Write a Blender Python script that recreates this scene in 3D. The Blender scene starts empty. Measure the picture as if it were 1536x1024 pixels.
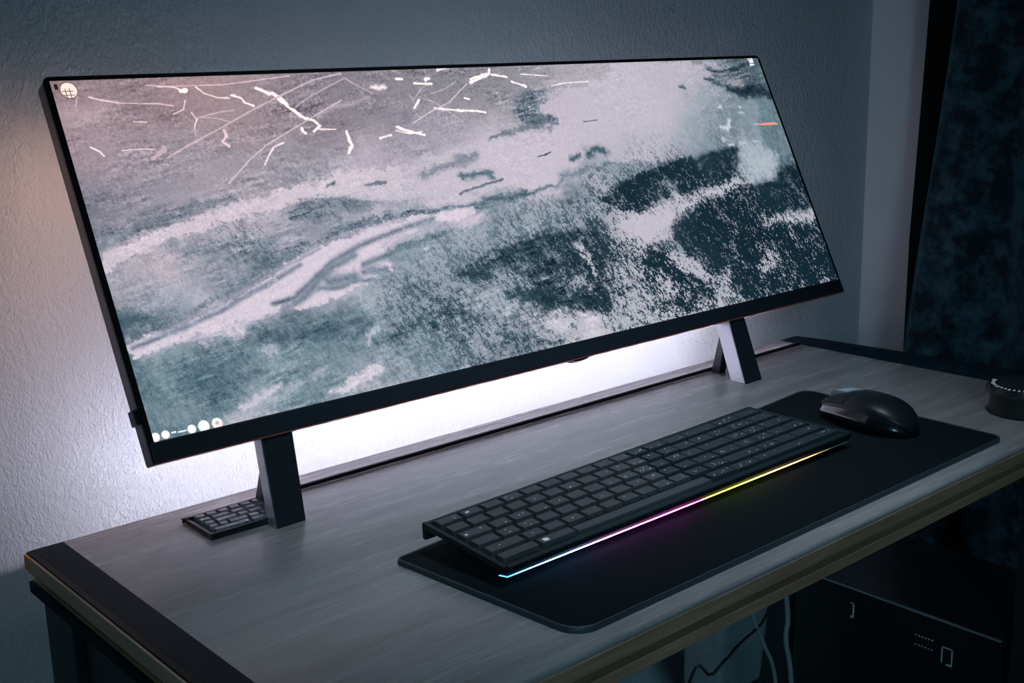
import bpy, bmesh, math, random
import numpy as np
from mathutils import Vector, Matrix
random.seed(4)
FILL_LEFT_E=1.3; FILL_DESK_E=.85; DESK_R=.24; LED_E=3; LEDD_E=46; LEDW_E=16; EDGE_E=108; SCREEN_E=1.14; GLOW_E=26

SC=bpy.context.scene; COL=SC.collection
# ---------------------------------------------------------------- camera, world, exposure
# metres; origin = back left corner of the desk top, +x along the wall, +y into the wall, z = 0 on the desk top
cam_data=bpy.data.cameras.new('camera'); cam=bpy.data.objects.new('camera',cam_data); COL.objects.link(cam)
cam.location=(-.30446,-.98473,.39784); cam.rotation_mode='XYZ'; cam.rotation_euler=(1.33580,.023655,-.720129)
cam_data.sensor_width=36; cam_data.lens=1797.83/1536*36; cam_data.clip_start=.02
SC.camera=cam
SC.view_settings.view_transform='Standard'; SC.view_settings.look='None'
SC.view_settings.exposure=0.0; SC.view_settings.gamma=1; SC.view_settings.use_curve_mapping=False
world=bpy.data.worlds.new('world'); SC.world=world; world.use_nodes=True
wb=world.node_tree.nodes['Background']; wb.inputs[0].default_value=(.16,.52,.74,1); wb.inputs[1].default_value=.055
def area(name,loc,target,size,energy,color,sy=None):
    l=bpy.data.lights.new(name,'AREA'); l.energy=energy; l.color=color; l.size=size
    if sy: l.shape='RECTANGLE'; l.size_y=sy
    o=bpy.data.objects.new(name,l); COL.objects.link(o); o.location=loc
    o.rotation_euler=(Vector(target)-Vector(loc)).to_track_quat('-Z','Y').to_euler(); return o
rl=area('fill_light_left',(-.95,-2.2,.95),(.85,-.2,-.25),.35,FILL_LEFT_E,(.38,.80,1)); rl.data.spread=math.radians(62)  # unseen lamp added left of the camera to lift the overall brightness
dl=area('fill_light_desk',(.52,-.42,1.62),(.55,-.22,0),.3,FILL_DESK_E,(.66,.86,1)); dl.data.spread=math.radians(38)  # unseen overhead lamp added to brighten the desk top
# ---------------------------------------------------------------- materials
def mat(name,color=(.5,.5,.5),rough=.5,metal=0,spec=.5,noise=None,bump=None,emit=None,coat=0):
    m=bpy.data.materials.new(name); m.use_nodes=True; nt=m.node_tree; b=nt.nodes['Principled BSDF']
    b.inputs['Base Color'].default_value=(*color,1); b.inputs['Roughness'].default_value=rough
    b.inputs['Metallic'].default_value=metal; b.inputs['Specular IOR Level'].default_value=spec
    b.inputs['Coat Weight'].default_value=coat
    tc=nt.nodes.new('ShaderNodeTexCoord')
    if noise:                       # (scale, amount)
        n=nt.nodes.new('ShaderNodeTexNoise'); n.inputs['Scale'].default_value=noise[0]; n.inputs['Detail'].default_value=6
        nt.links.new(tc.outputs['Object'],n.inputs['Vector'])
        r=nt.nodes.new('ShaderNodeValToRGB'); a=noise[1]
        r.color_ramp.elements[0].position=.3; r.color_ramp.elements[1].position=.7
        r.color_ramp.elements[0].color=(*[c*(1-a) for c in color],1); r.color_ramp.elements[1].color=(*[min(1,c*(1+a)) for c in color],1)
        nt.links.new(n.outputs['Fac'],r.inputs['Fac']); nt.links.new(r.outputs['Color'],b.inputs['Base Color'])
    if bump:                        # (scale, distance, strength)
        n=nt.nodes.new('ShaderNodeTexNoise'); n.inputs['Scale'].default_value=bump[0]; n.inputs['Detail'].default_value=5
        nt.links.new(tc.outputs['Object'],n.inputs['Vector'])
        k=nt.nodes.new('ShaderNodeBump'); k.inputs['Distance'].default_value=bump[1]; k.inputs['Strength'].default_value=bump[2]
        nt.links.new(n.outputs['Fac'],k.inputs['Height']); nt.links.new(k.outputs['Normal'],b.inputs['Normal'])
    if emit:
        b.inputs['Emission Color'].default_value=(*emit[:3],1); b.inputs['Emission Strength'].default_value=emit[3]
    return m
def wood(name,c1,c2,rough=.36,axis='X'):
    m=bpy.data.materials.new(name); m.use_nodes=True; nt=m.node_tree; b=nt.nodes['Principled BSDF']; L=nt.links
    tc=nt.nodes.new('ShaderNodeTexCoord'); mp=nt.nodes.new('ShaderNodeMapping')
    mp.inputs['Scale'].default_value=(2.2,34,34) if axis=='X' else (34,2.2,34)
    L.new(tc.outputs['Object'],mp.inputs['Vector'])
    n1=nt.nodes.new('ShaderNodeTexNoise'); n1.inputs['Scale'].default_value=1.4; n1.inputs['Detail'].default_value=8; n1.inputs['Roughness'].default_value=.62; n1.inputs['Distortion'].default_value=.6
    L.new(mp.outputs[0],n1.inputs['Vector'])
    mp2=nt.nodes.new('ShaderNodeMapping'); mp2.inputs['Scale'].default_value=(14,260,260) if axis=='X' else (260,14,260)
    L.new(tc.outputs['Object'],mp2.inputs['Vector'])
    n2=nt.nodes.new('ShaderNodeTexNoise'); n2.inputs['Scale'].default_value=1.5; n2.inputs['Detail'].default_value=5
    L.new(mp2.outputs[0],n2.inputs['Vector'])
    mx=nt.nodes.new('ShaderNodeMix'); mx.data_type='FLOAT'; mx.inputs[0].default_value=.38
    L.new(n1.outputs['Fac'],mx.inputs[2]); L.new(n2.outputs['Fac'],mx.inputs[3])
    r=nt.nodes.new('ShaderNodeValToRGB'); r.color_ramp.elements[0].position=.36; r.color_ramp.elements[1].position=.64
    r.color_ramp.elements[0].color=(*c1,1); r.color_ramp.elements[1].color=(*c2,1)
    L.new(mx.outputs[0],r.inputs['Fac']); L.new(r.outputs['Color'],b.inputs['Base Color'])
    rr=nt.nodes.new('ShaderNodeMapRange'); rr.inputs['To Min'].default_value=rough-.05; rr.inputs['To Max'].default_value=rough+.1
    L.new(mx.outputs[0],rr.inputs['Value']); L.new(rr.outputs[0],b.inputs['Roughness'])
    k=nt.nodes.new('ShaderNodeBump'); k.inputs['Distance'].default_value=.00015; k.inputs['Strength'].default_value=.3
    L.new(mx.outputs[0],k.inputs['Height']); L.new(k.outputs['Normal'],b.inputs['Normal'])
    b.inputs['Specular IOR Level'].default_value=.5
    return m
def plaster(name,color,dist,strength):
    m=mat(name,color,.75,noise=(3,.06)); nt=m.node_tree; L=nt.links; b=nt.nodes['Principled BSDF']
    tc=nt.nodes.new('ShaderNodeTexCoord')
    mp=nt.nodes.new('ShaderNodeMapping'); mp.inputs['Rotation'].default_value=(0,.7,0); mp.inputs['Scale'].default_value=(1.2,1,.7); L.new(tc.outputs['Object'],mp.inputs[0])
    n1=nt.nodes.new('ShaderNodeTexNoise'); n1.inputs['Scale'].default_value=230; n1.inputs['Detail'].default_value=6; n1.inputs['Distortion'].default_value=.9; L.new(mp.outputs[0],n1.inputs['Vector'])
    n2=nt.nodes.new('ShaderNodeTexNoise'); n2.inputs['Scale'].default_value=34; n2.inputs['Detail'].default_value=4; n2.inputs['Distortion'].default_value=2; L.new(mp.outputs[0],n2.inputs['Vector'])
    r=nt.nodes.new('ShaderNodeValToRGB'); r.color_ramp.elements[0].position=.47; r.color_ramp.elements[1].position=.6; L.new(n2.outputs['Fac'],r.inputs[0])
    a=nt.nodes.new('ShaderNodeMath'); a.operation='MULTIPLY_ADD'; a.inputs[1].default_value=.2; L.new(r.outputs[0],a.inputs[0]); L.new(n1.outputs['Fac'],a.inputs[2])
    k=nt.nodes.new('ShaderNodeBump'); k.inputs['Distance'].default_value=dist; k.inputs['Strength'].default_value=strength
    L.new(a.outputs[0],k.inputs['Height']); L.new(k.outputs['Normal'],b.inputs['Normal'])
    return m
M={}
M['wall']=plaster('painted_plaster',(.46,.53,.56),.0028,.7)
M['wall_smooth']=plaster('side_wall_plaster',(.56,.62,.65),.0005,.25)
M['floor']=mat('dark_floor',(.035,.032,.03),.6,noise=(8,.3))
M['desk']=wood('grey_oak',(.205,.185,.185),(.37,.33,.33),DESK_R); M['desk'].node_tree.nodes['Principled BSDF'].inputs['Specular IOR Level'].default_value=1.0
M['edge']=wood('brown_oak_edge',(.30,.16,.095),(.52,.29,.19),.5)
M['edge_side']=wood('brown_oak_side',(.46,.27,.17),(.72,.46,.31),.5,'Y')
M['cap']=mat('orange_corner',(.95,.34,.08),.5,noise=(90,.2))
M['band']=mat('dark_band',(.005,.017,.026),.55,spec=.08,noise=(60,.3),bump=(300,.0003,.3))
M['bevel']=mat('black_bevel',(.004,.006,.005),.55,spec=.25)
M['black']=mat('black_plastic',(.012,.014,.017),.38,noise=(200,.2),bump=(900,.0001,.3))
M['matte']=mat('matte_black',(.01,.012,.014),.55,noise=(200,.2))
M['bezel']=mat('bezel_black',(.006,.007,.009),.35)
M['chin']=mat('chin_dark',(.014,.02,.028),.45,bump=(900,.0001,.3),noise=(300,.15))
M['side_metal']=mat('grey_metal',(.17,.17,.185),.38,metal=.6)
M['silver']=mat('silver_metal',(.62,.63,.68),.28,metal=.75)
M['leg']=mat('dark_leg',(.014,.019,.026),.4,noise=(300,.15))
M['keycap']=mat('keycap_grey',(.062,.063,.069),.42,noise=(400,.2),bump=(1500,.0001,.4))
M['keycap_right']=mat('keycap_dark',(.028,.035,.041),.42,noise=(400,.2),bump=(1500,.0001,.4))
M['case']=mat('keyboard_case',(.010,.019,.024),.45,spec=.3,noise=(300,.2))
M['legend']=mat('legend_white',(.75,.74,.76),.5,emit=(.8,.85,.95,.12))
M['mat']=mat('desk_mat_cloth',(.0045,.0085,.011),.9,noise=(700,.4),bump=(1600,.0004,.6),spec=.1)
M['stitch']=mat('desk_mat_edge',(.03,.045,.055),.5,bump=(900,.0003,.5))
M['foot']=mat('white_rubber',(.8,.78,.72),.5)
M['mouse']=mat('mouse_black',(.007,.010,.014),.4,spec=.3,noise=(300,.15))
M['grip']=mat('mouse_side',(.006,.006,.008),.18,coat=.5)
M['flap']=mat('mouse_flap',(.55,.68,.78),.3,metal=.3)
M['keypad']=mat('keypad_black',(.01,.011,.013),.35)
M['padkey']=mat('keypad_key',(.20,.19,.215),.4,noise=(350,.6))
M['velvet']=None
M['case_pc']=mat('computer_black',(.012,.014,.017),.3,noise=(60,.3))
M['port']=mat('port_metal',(.8,.85,.88),.4,metal=.2)
M['cable']=mat('grey_cable',(.24,.28,.3),.5)
M['cable_black']=mat('black_cable',(.01,.01,.012),.5)
M['greybox']=mat('grey_box',(.22,.29,.30),.6,noise=(30,.15))
M['led']=mat('led_white',(.9,.9,.9),.4,emit=(.90,.80,1.0,LED_E))
M['led_desk']=mat('led_lavender',(.9,.9,.9),.4,emit=(.86,.80,1.0,LEDD_E))
M['led_edge']=mat('led_edge_lavender',(.9,.9,.9),.4,emit=(.97,.83,1.0,EDGE_E))
M['led_warm']=mat('led_warm',(.9,.8,.7),.4,emit=(1.0,.50,.36,LEDW_E))
M['red']=mat('red_line',(.5,.12,.12),.4)
def velvet():
    m=mat('blue_velvet',(.008,.022,.032),.8,spec=.2); nt=m.node_tree; b=nt.nodes['Principled BSDF']; L=nt.links
    b.inputs['Sheen Weight'].default_value=.6; b.inputs['Sheen Tint'].default_value=(.35,.65,.85,1); b.inputs['Sheen Roughness'].default_value=.4
    tc=nt.nodes.new('ShaderNodeTexCoord'); n=nt.nodes.new('ShaderNodeTexNoise'); n.inputs['Scale'].default_value=26; n.inputs['Detail'].default_value=7; n.inputs['Roughness'].default_value=.7
    L.new(tc.outputs['Object'],n.inputs['Vector'])
    r=nt.nodes.new('ShaderNodeValToRGB'); r.color_ramp.elements[0].position=.45; r.color_ramp.elements[1].position=.75
    r.color_ramp.elements[0].color=(.005,.012,.018,1); r.color_ramp.elements[1].color=(.05,.13,.17,1)
    L.new(n.outputs['Fac'],r.inputs[0]); L.new(r.outputs[0],b.inputs['Base Color'])
    return m
M['velvet']=velvet()
M['lining']=mat('black_lining',(.004,.005,.006),.9,spec=.1)
# ---------------------------------------------------------------- helpers
def obj(name,bm,m,parent=None,smooth=False,label=None):
    me=bpy.data.meshes.new(name); bm.normal_update(); bm.to_mesh(me); bm.free()
    for k in (m if isinstance(m,(list,tuple)) else [m]): me.materials.append(k)
    if smooth:
        for f in me.polygons: f.use_smooth=True
        if smooth!='all': me.set_sharp_from_angle(angle=math.radians(40))
    o=bpy.data.objects.new(name,me); COL.objects.link(o)
    if parent: o.parent=parent
    if label: o['label']=label
    return o
def tag(o,label,cat,group=None):
    o['label']=label; o['category']=cat
    if group: o['group']=group
    return o
def thing(name,label,cat,loc=(0,0,0),group=None):
    o=bpy.data.objects.new(name,None); o.empty_display_size=.05; COL.objects.link(o); o.location=loc
    return tag(o,label,cat,group)
def struct(name,bm,m,smooth=False):
    o=obj(name,bm,m,None,smooth); o['kind']='structure'; return o
def box(bm,x0,x1,y0,y1,z0,z1,bev=0,seg=2,mi=0):
    v=[bm.verts.new((x,y,z)) for x in (x0,x1) for y in (y0,y1) for z in (z0,z1)]
    fs=[bm.faces.new([v[i] for i in q]) for q in ((0,1,3,2),(4,6,7,5),(0,4,5,1),(2,3,7,6),(0,2,6,4),(1,5,7,3))]
    for f in fs: f.material_index=mi
    if bev:
        es=list({e for f in fs for e in f.edges})
        r=bmesh.ops.bevel(bm,geom=es,offset=bev,segments=seg,affect='EDGES',profile=.6)
        for f in r['faces']: f.material_index=mi
    return v
def nbox(*a,**k):
    bm=bmesh.new(); box(bm,*a,**k); return bm
def prism(bm,pts,axis_vec,mi=0):
    """closed ring of 3D points swept along a vector"""
    a=[bm.verts.new(p) for p in pts]; b=[bm.verts.new(Vector(p)+Vector(axis_vec)) for p in pts]; n=len(a)
    fs=[bm.faces.new(a[::-1]),bm.faces.new(b)]+[bm.faces.new((a[i],a[(i+1)%n],b[(i+1)%n],b[i])) for i in range(n)]
    for f in fs: f.material_index=mi
    return fs
def hexa(bm,P,bev=0,seg=2,mi=0):
    """8 points: bottom ring of 4 then top ring of 4"""
    v=[bm.verts.new(p) for p in P]
    fs=[bm.faces.new([v[i] for i in q]) for q in ((3,2,1,0),(4,5,6,7),(0,1,5,4),(1,2,6,5),(2,3,7,6),(3,0,4,7))]
    for f in fs: f.material_index=mi
    if bev:
        r=bmesh.ops.bevel(bm,geom=list({e for f in fs for e in f.edges}),offset=bev,segments=seg,affect='EDGES',profile=.6)
        for f in r['faces']: f.material_index=mi
def tube(bm,pts,r,n=8,res=6):
    pts=[Vector(p) for p in pts]; path=[]
    for i in range(len(pts)-1):
        p0=pts[max(i-1,0)];p1=pts[i];p2=pts[i+1];p3=pts[min(i+2,len(pts)-1)]
        for k in range(res):
            t=k/res; path.append(.5*((2*p1)+(-p0+p2)*t+(2*p0-5*p1+4*p2-p3)*t*t+(-p0+3*p1-3*p2+p3)*t**3))
    path.append(pts[-1]); rings=[]
    for i,p in enumerate(path):
        d=(path[min(i+1,len(path)-1)]-path[max(i-1,0)]).normalized()
        u=d.cross(Vector((0,1,.13))).normalized(); w=d.cross(u)
        rings.append([bm.verts.new(p+r*(math.cos(2*math.pi*k/n)*u+math.sin(2*math.pi*k/n)*w)) for k in range(n)])
    for a,b in zip(rings[:-1],rings[1:]):
        for k in range(n): bm.faces.new((a[k],a[(k+1)%n],b[(k+1)%n],b[k]))
    bm.faces.new(rings[0][::-1]); bm.faces.new(rings[-1])
def rounded(pts,rad,n=6):
    """round the corners of a convex 2D polygon (counter clockwise)"""
    out=[]
    for i,p in enumerate(pts):
        p=Vector(p); a=Vector(pts[i-1]); b=Vector(pts[(i+1)%len(pts)]); r=rad[i] if isinstance(rad,(list,tuple)) else rad
        d1=(a-p).normalized(); d2=(b-p).normalized()
        s=p+d1*r; e=p+d2*r
        for k in range(n+1):
            t=k/n; out.append((1-t)**2*s+2*t*(1-t)*p+t*t*e)
    return out
# ---------------------------------------------------------------- setting
FZ=-.75; LD=1.0497; DP=-.4506
WY=.13; WX=1.445
struct('wall_back',nbox(-2.2,WX+.1,WY,WY+.1,FZ,1.7),M['wall'])
struct('wall_right',nbox(WX,WX+.1,-3.2,WY,FZ,1.7),M['wall_smooth'])
struct('floor',nbox(-2.2,WX+.1,-3.2,WY+.1,FZ-.05,FZ),M['floor'])
struct('ceiling',nbox(-2.2,WX+.1,-3.2,WY+.1,1.7,1.75),M['wall_smooth'])
struct('wall_left',nbox(-2.3,-2.2,-3.2,WY+.1,FZ,1.7),M['wall_smooth'])
# ---------------------------------------------------------------- desk
desk=thing('desk','wide greyish brown wooden desk against the plaster wall carrying the monitor','desk',(0,0,FZ))
def dobj(*a,**k):
    o=obj(*a,**k); o.parent=desk; o.matrix_parent_inverse=Matrix.Translation((0,0,-FZ)); return o
bm=bmesh.new()   # top board with a rounded front edge
prof=[(-.001,-.018),(-.001,0)]+[(DP+.004-.004*math.sin(t*math.pi/8),-.004+.004*math.cos(t*math.pi/8)) for t in range(0,5)]+[(DP,-.018)]
prism(bm,[(.0325,y,z) for y,z in prof],(LD-.0325-.004,0,0))
dobj('desk_top',bm,M['desk'],smooth=True)
dobj('front_edge',nbox(.006,LD-.004,DP-.0004,DP+.004,-.0178,-.0062,bev=.0002),M['edge'],label='brown front edge of the desk top')
dobj('groove',nbox(.02,LD-.01,DP+.012,-.002,-.0250,-.0178),M['bevel'])
dobj('lower_board',nbox(.003,LD-.004,DP-.0003,-.002,-.0350,-.0248,bev=.0008),M['edge'],label='brown lower board of the desk edge')
# left end: blue-black inlaid band, black bevel, brown edge strip, orange rounded corner
dobj('end_band',nbox(.0072,.0326,DP,-.001,-.018,.0002,bev=.0003),M['band'],label='dark blue band along the left end of the desk top')
bm=bmesh.new(); prism(bm,[(.0073,DP,0),(.0073,DP,-.018),(.0012,DP,-.018),(.0004,DP,-.0016),(.0018,DP,-.0003)],(0,-DP-.001,0)); dobj('end_bevel',bm,M['bevel'])
dobj('end_strip',nbox(-.0012,.0018,DP,-.014,-.0145,-.0012,bev=.0007),M['edge_side'],label='brown strip along the left end of the desk')
dobj('end_strip',nbox(-.0005,.003,DP,-.004,-.0350,-.0250,bev=.0007),M['band'])
dobj('corner_cap',nbox(-.0016,.0014,-.014,-.0012,-.0145,-.0012,bev=.0012,seg=3),M['cap'],label='worn orange patch on the back left corner')
# right end raised dark rail
bm=bmesh.new()
pr=[(LD-.004,-.018),(LD+.034,-.018),(LD+.034,.006),(LD+.026,.0100),(LD+.012,.0100),(LD+.004,.006),(LD-.004,.0008)]; rr=[]
for y,f in ((0,.05),(-.05,.45),(-.16,.8),(-.3,1),(DP-.03,1)):
    rr.append([bm.verts.new((x,y,z*f if z>0 else z)) for x,z in pr])
for p_,q_ in zip(rr[:-1],rr[1:]):
    for i in range(7): bm.faces.new((p_[i],p_[(i+1)%7],q_[(i+1)%7],q_[i]))
bm.faces.new(rr[0][::-1]); bm.faces.new(rr[-1])
dobj('end_rail',bm,M['band'],smooth=True,label='raised dark rail along the right end of the desk')
# legs and frame
dobj('leg',nbox(.008,.053,-.07,-.008,FZ,-.0345,bev=.002),M['leg'])
dobj('leg',nbox(.008,.053,-.43,-.37,FZ,-.0345,bev=.002),M['leg'])
dobj('leg',nbox(LD-.06,LD-.015,-.07,-.008,FZ,-.0345,bev=.002),M['leg'])
dobj('leg',nbox(LD-.06,LD-.015,-.43,-.385,FZ,-.0345,bev=.002),M['leg'])
dobj('crossbar',nbox(LD-.055,LD-.02,-.385,-.07,-.1,-.06,bev=.002),M['leg'])
dobj('crossbar',nbox(.015,.045,-.37,-.07,-.1,-.045,bev=.002),M['leg'])
# ---------------------------------------------------------------- light bar lying along the back of the desk
lb=thing('light_bar','thin black light bar lying along the back of the desk, glowing towards the wall','light bar',(.6,-.035,0))
def lobj(*a,**k):
    o=obj(*a,**k); o.parent=lb; o.matrix_parent_inverse=Matrix.Translation((-.6,.035,0)); return o
bm=bmesh.new(); box(bm,.126,LD-.006,-.0368,-.0356,.0002,.0040,bev=.0003); box(bm,.126,LD-.006,-.0360,-.0332,.0034,.0040,bev=.0002)
lobj('housing',bm,M['bevel'])
lobj('glow_strip',nbox(.15,LD-.009,-.0354,-.0346,.0008,.0032),M['led_desk'],label='lavender white glowing strip facing the wall')
# added unseen plate behind the back edge, keeps the strip's light off the lower wall
bm=bmesh.new(); X0_,X1_=.035,LD-.03
hexa(bm,[(X0_,0,-.0140),(X1_,0,-.0140),(X1_,.05,-.0290),(X0_,.05,-.0290),(X0_,0,-.0120),(X1_,0,-.0120),(X1_,.05,-.0272),(X0_,.05,-.0272)])
ch=dobj('led_shield',bm,M['black'],label='unseen light shield under a lavender light strip behind the back edge')
gs=obj('glow_strip',nbox(.13,LD-.02,.0002,.0016,-.0060,-.0012),M['led_edge'],label='glowing lavender white strip')
gs.parent=ch; gs.matrix_parent_inverse=Matrix.Identity(4)
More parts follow.
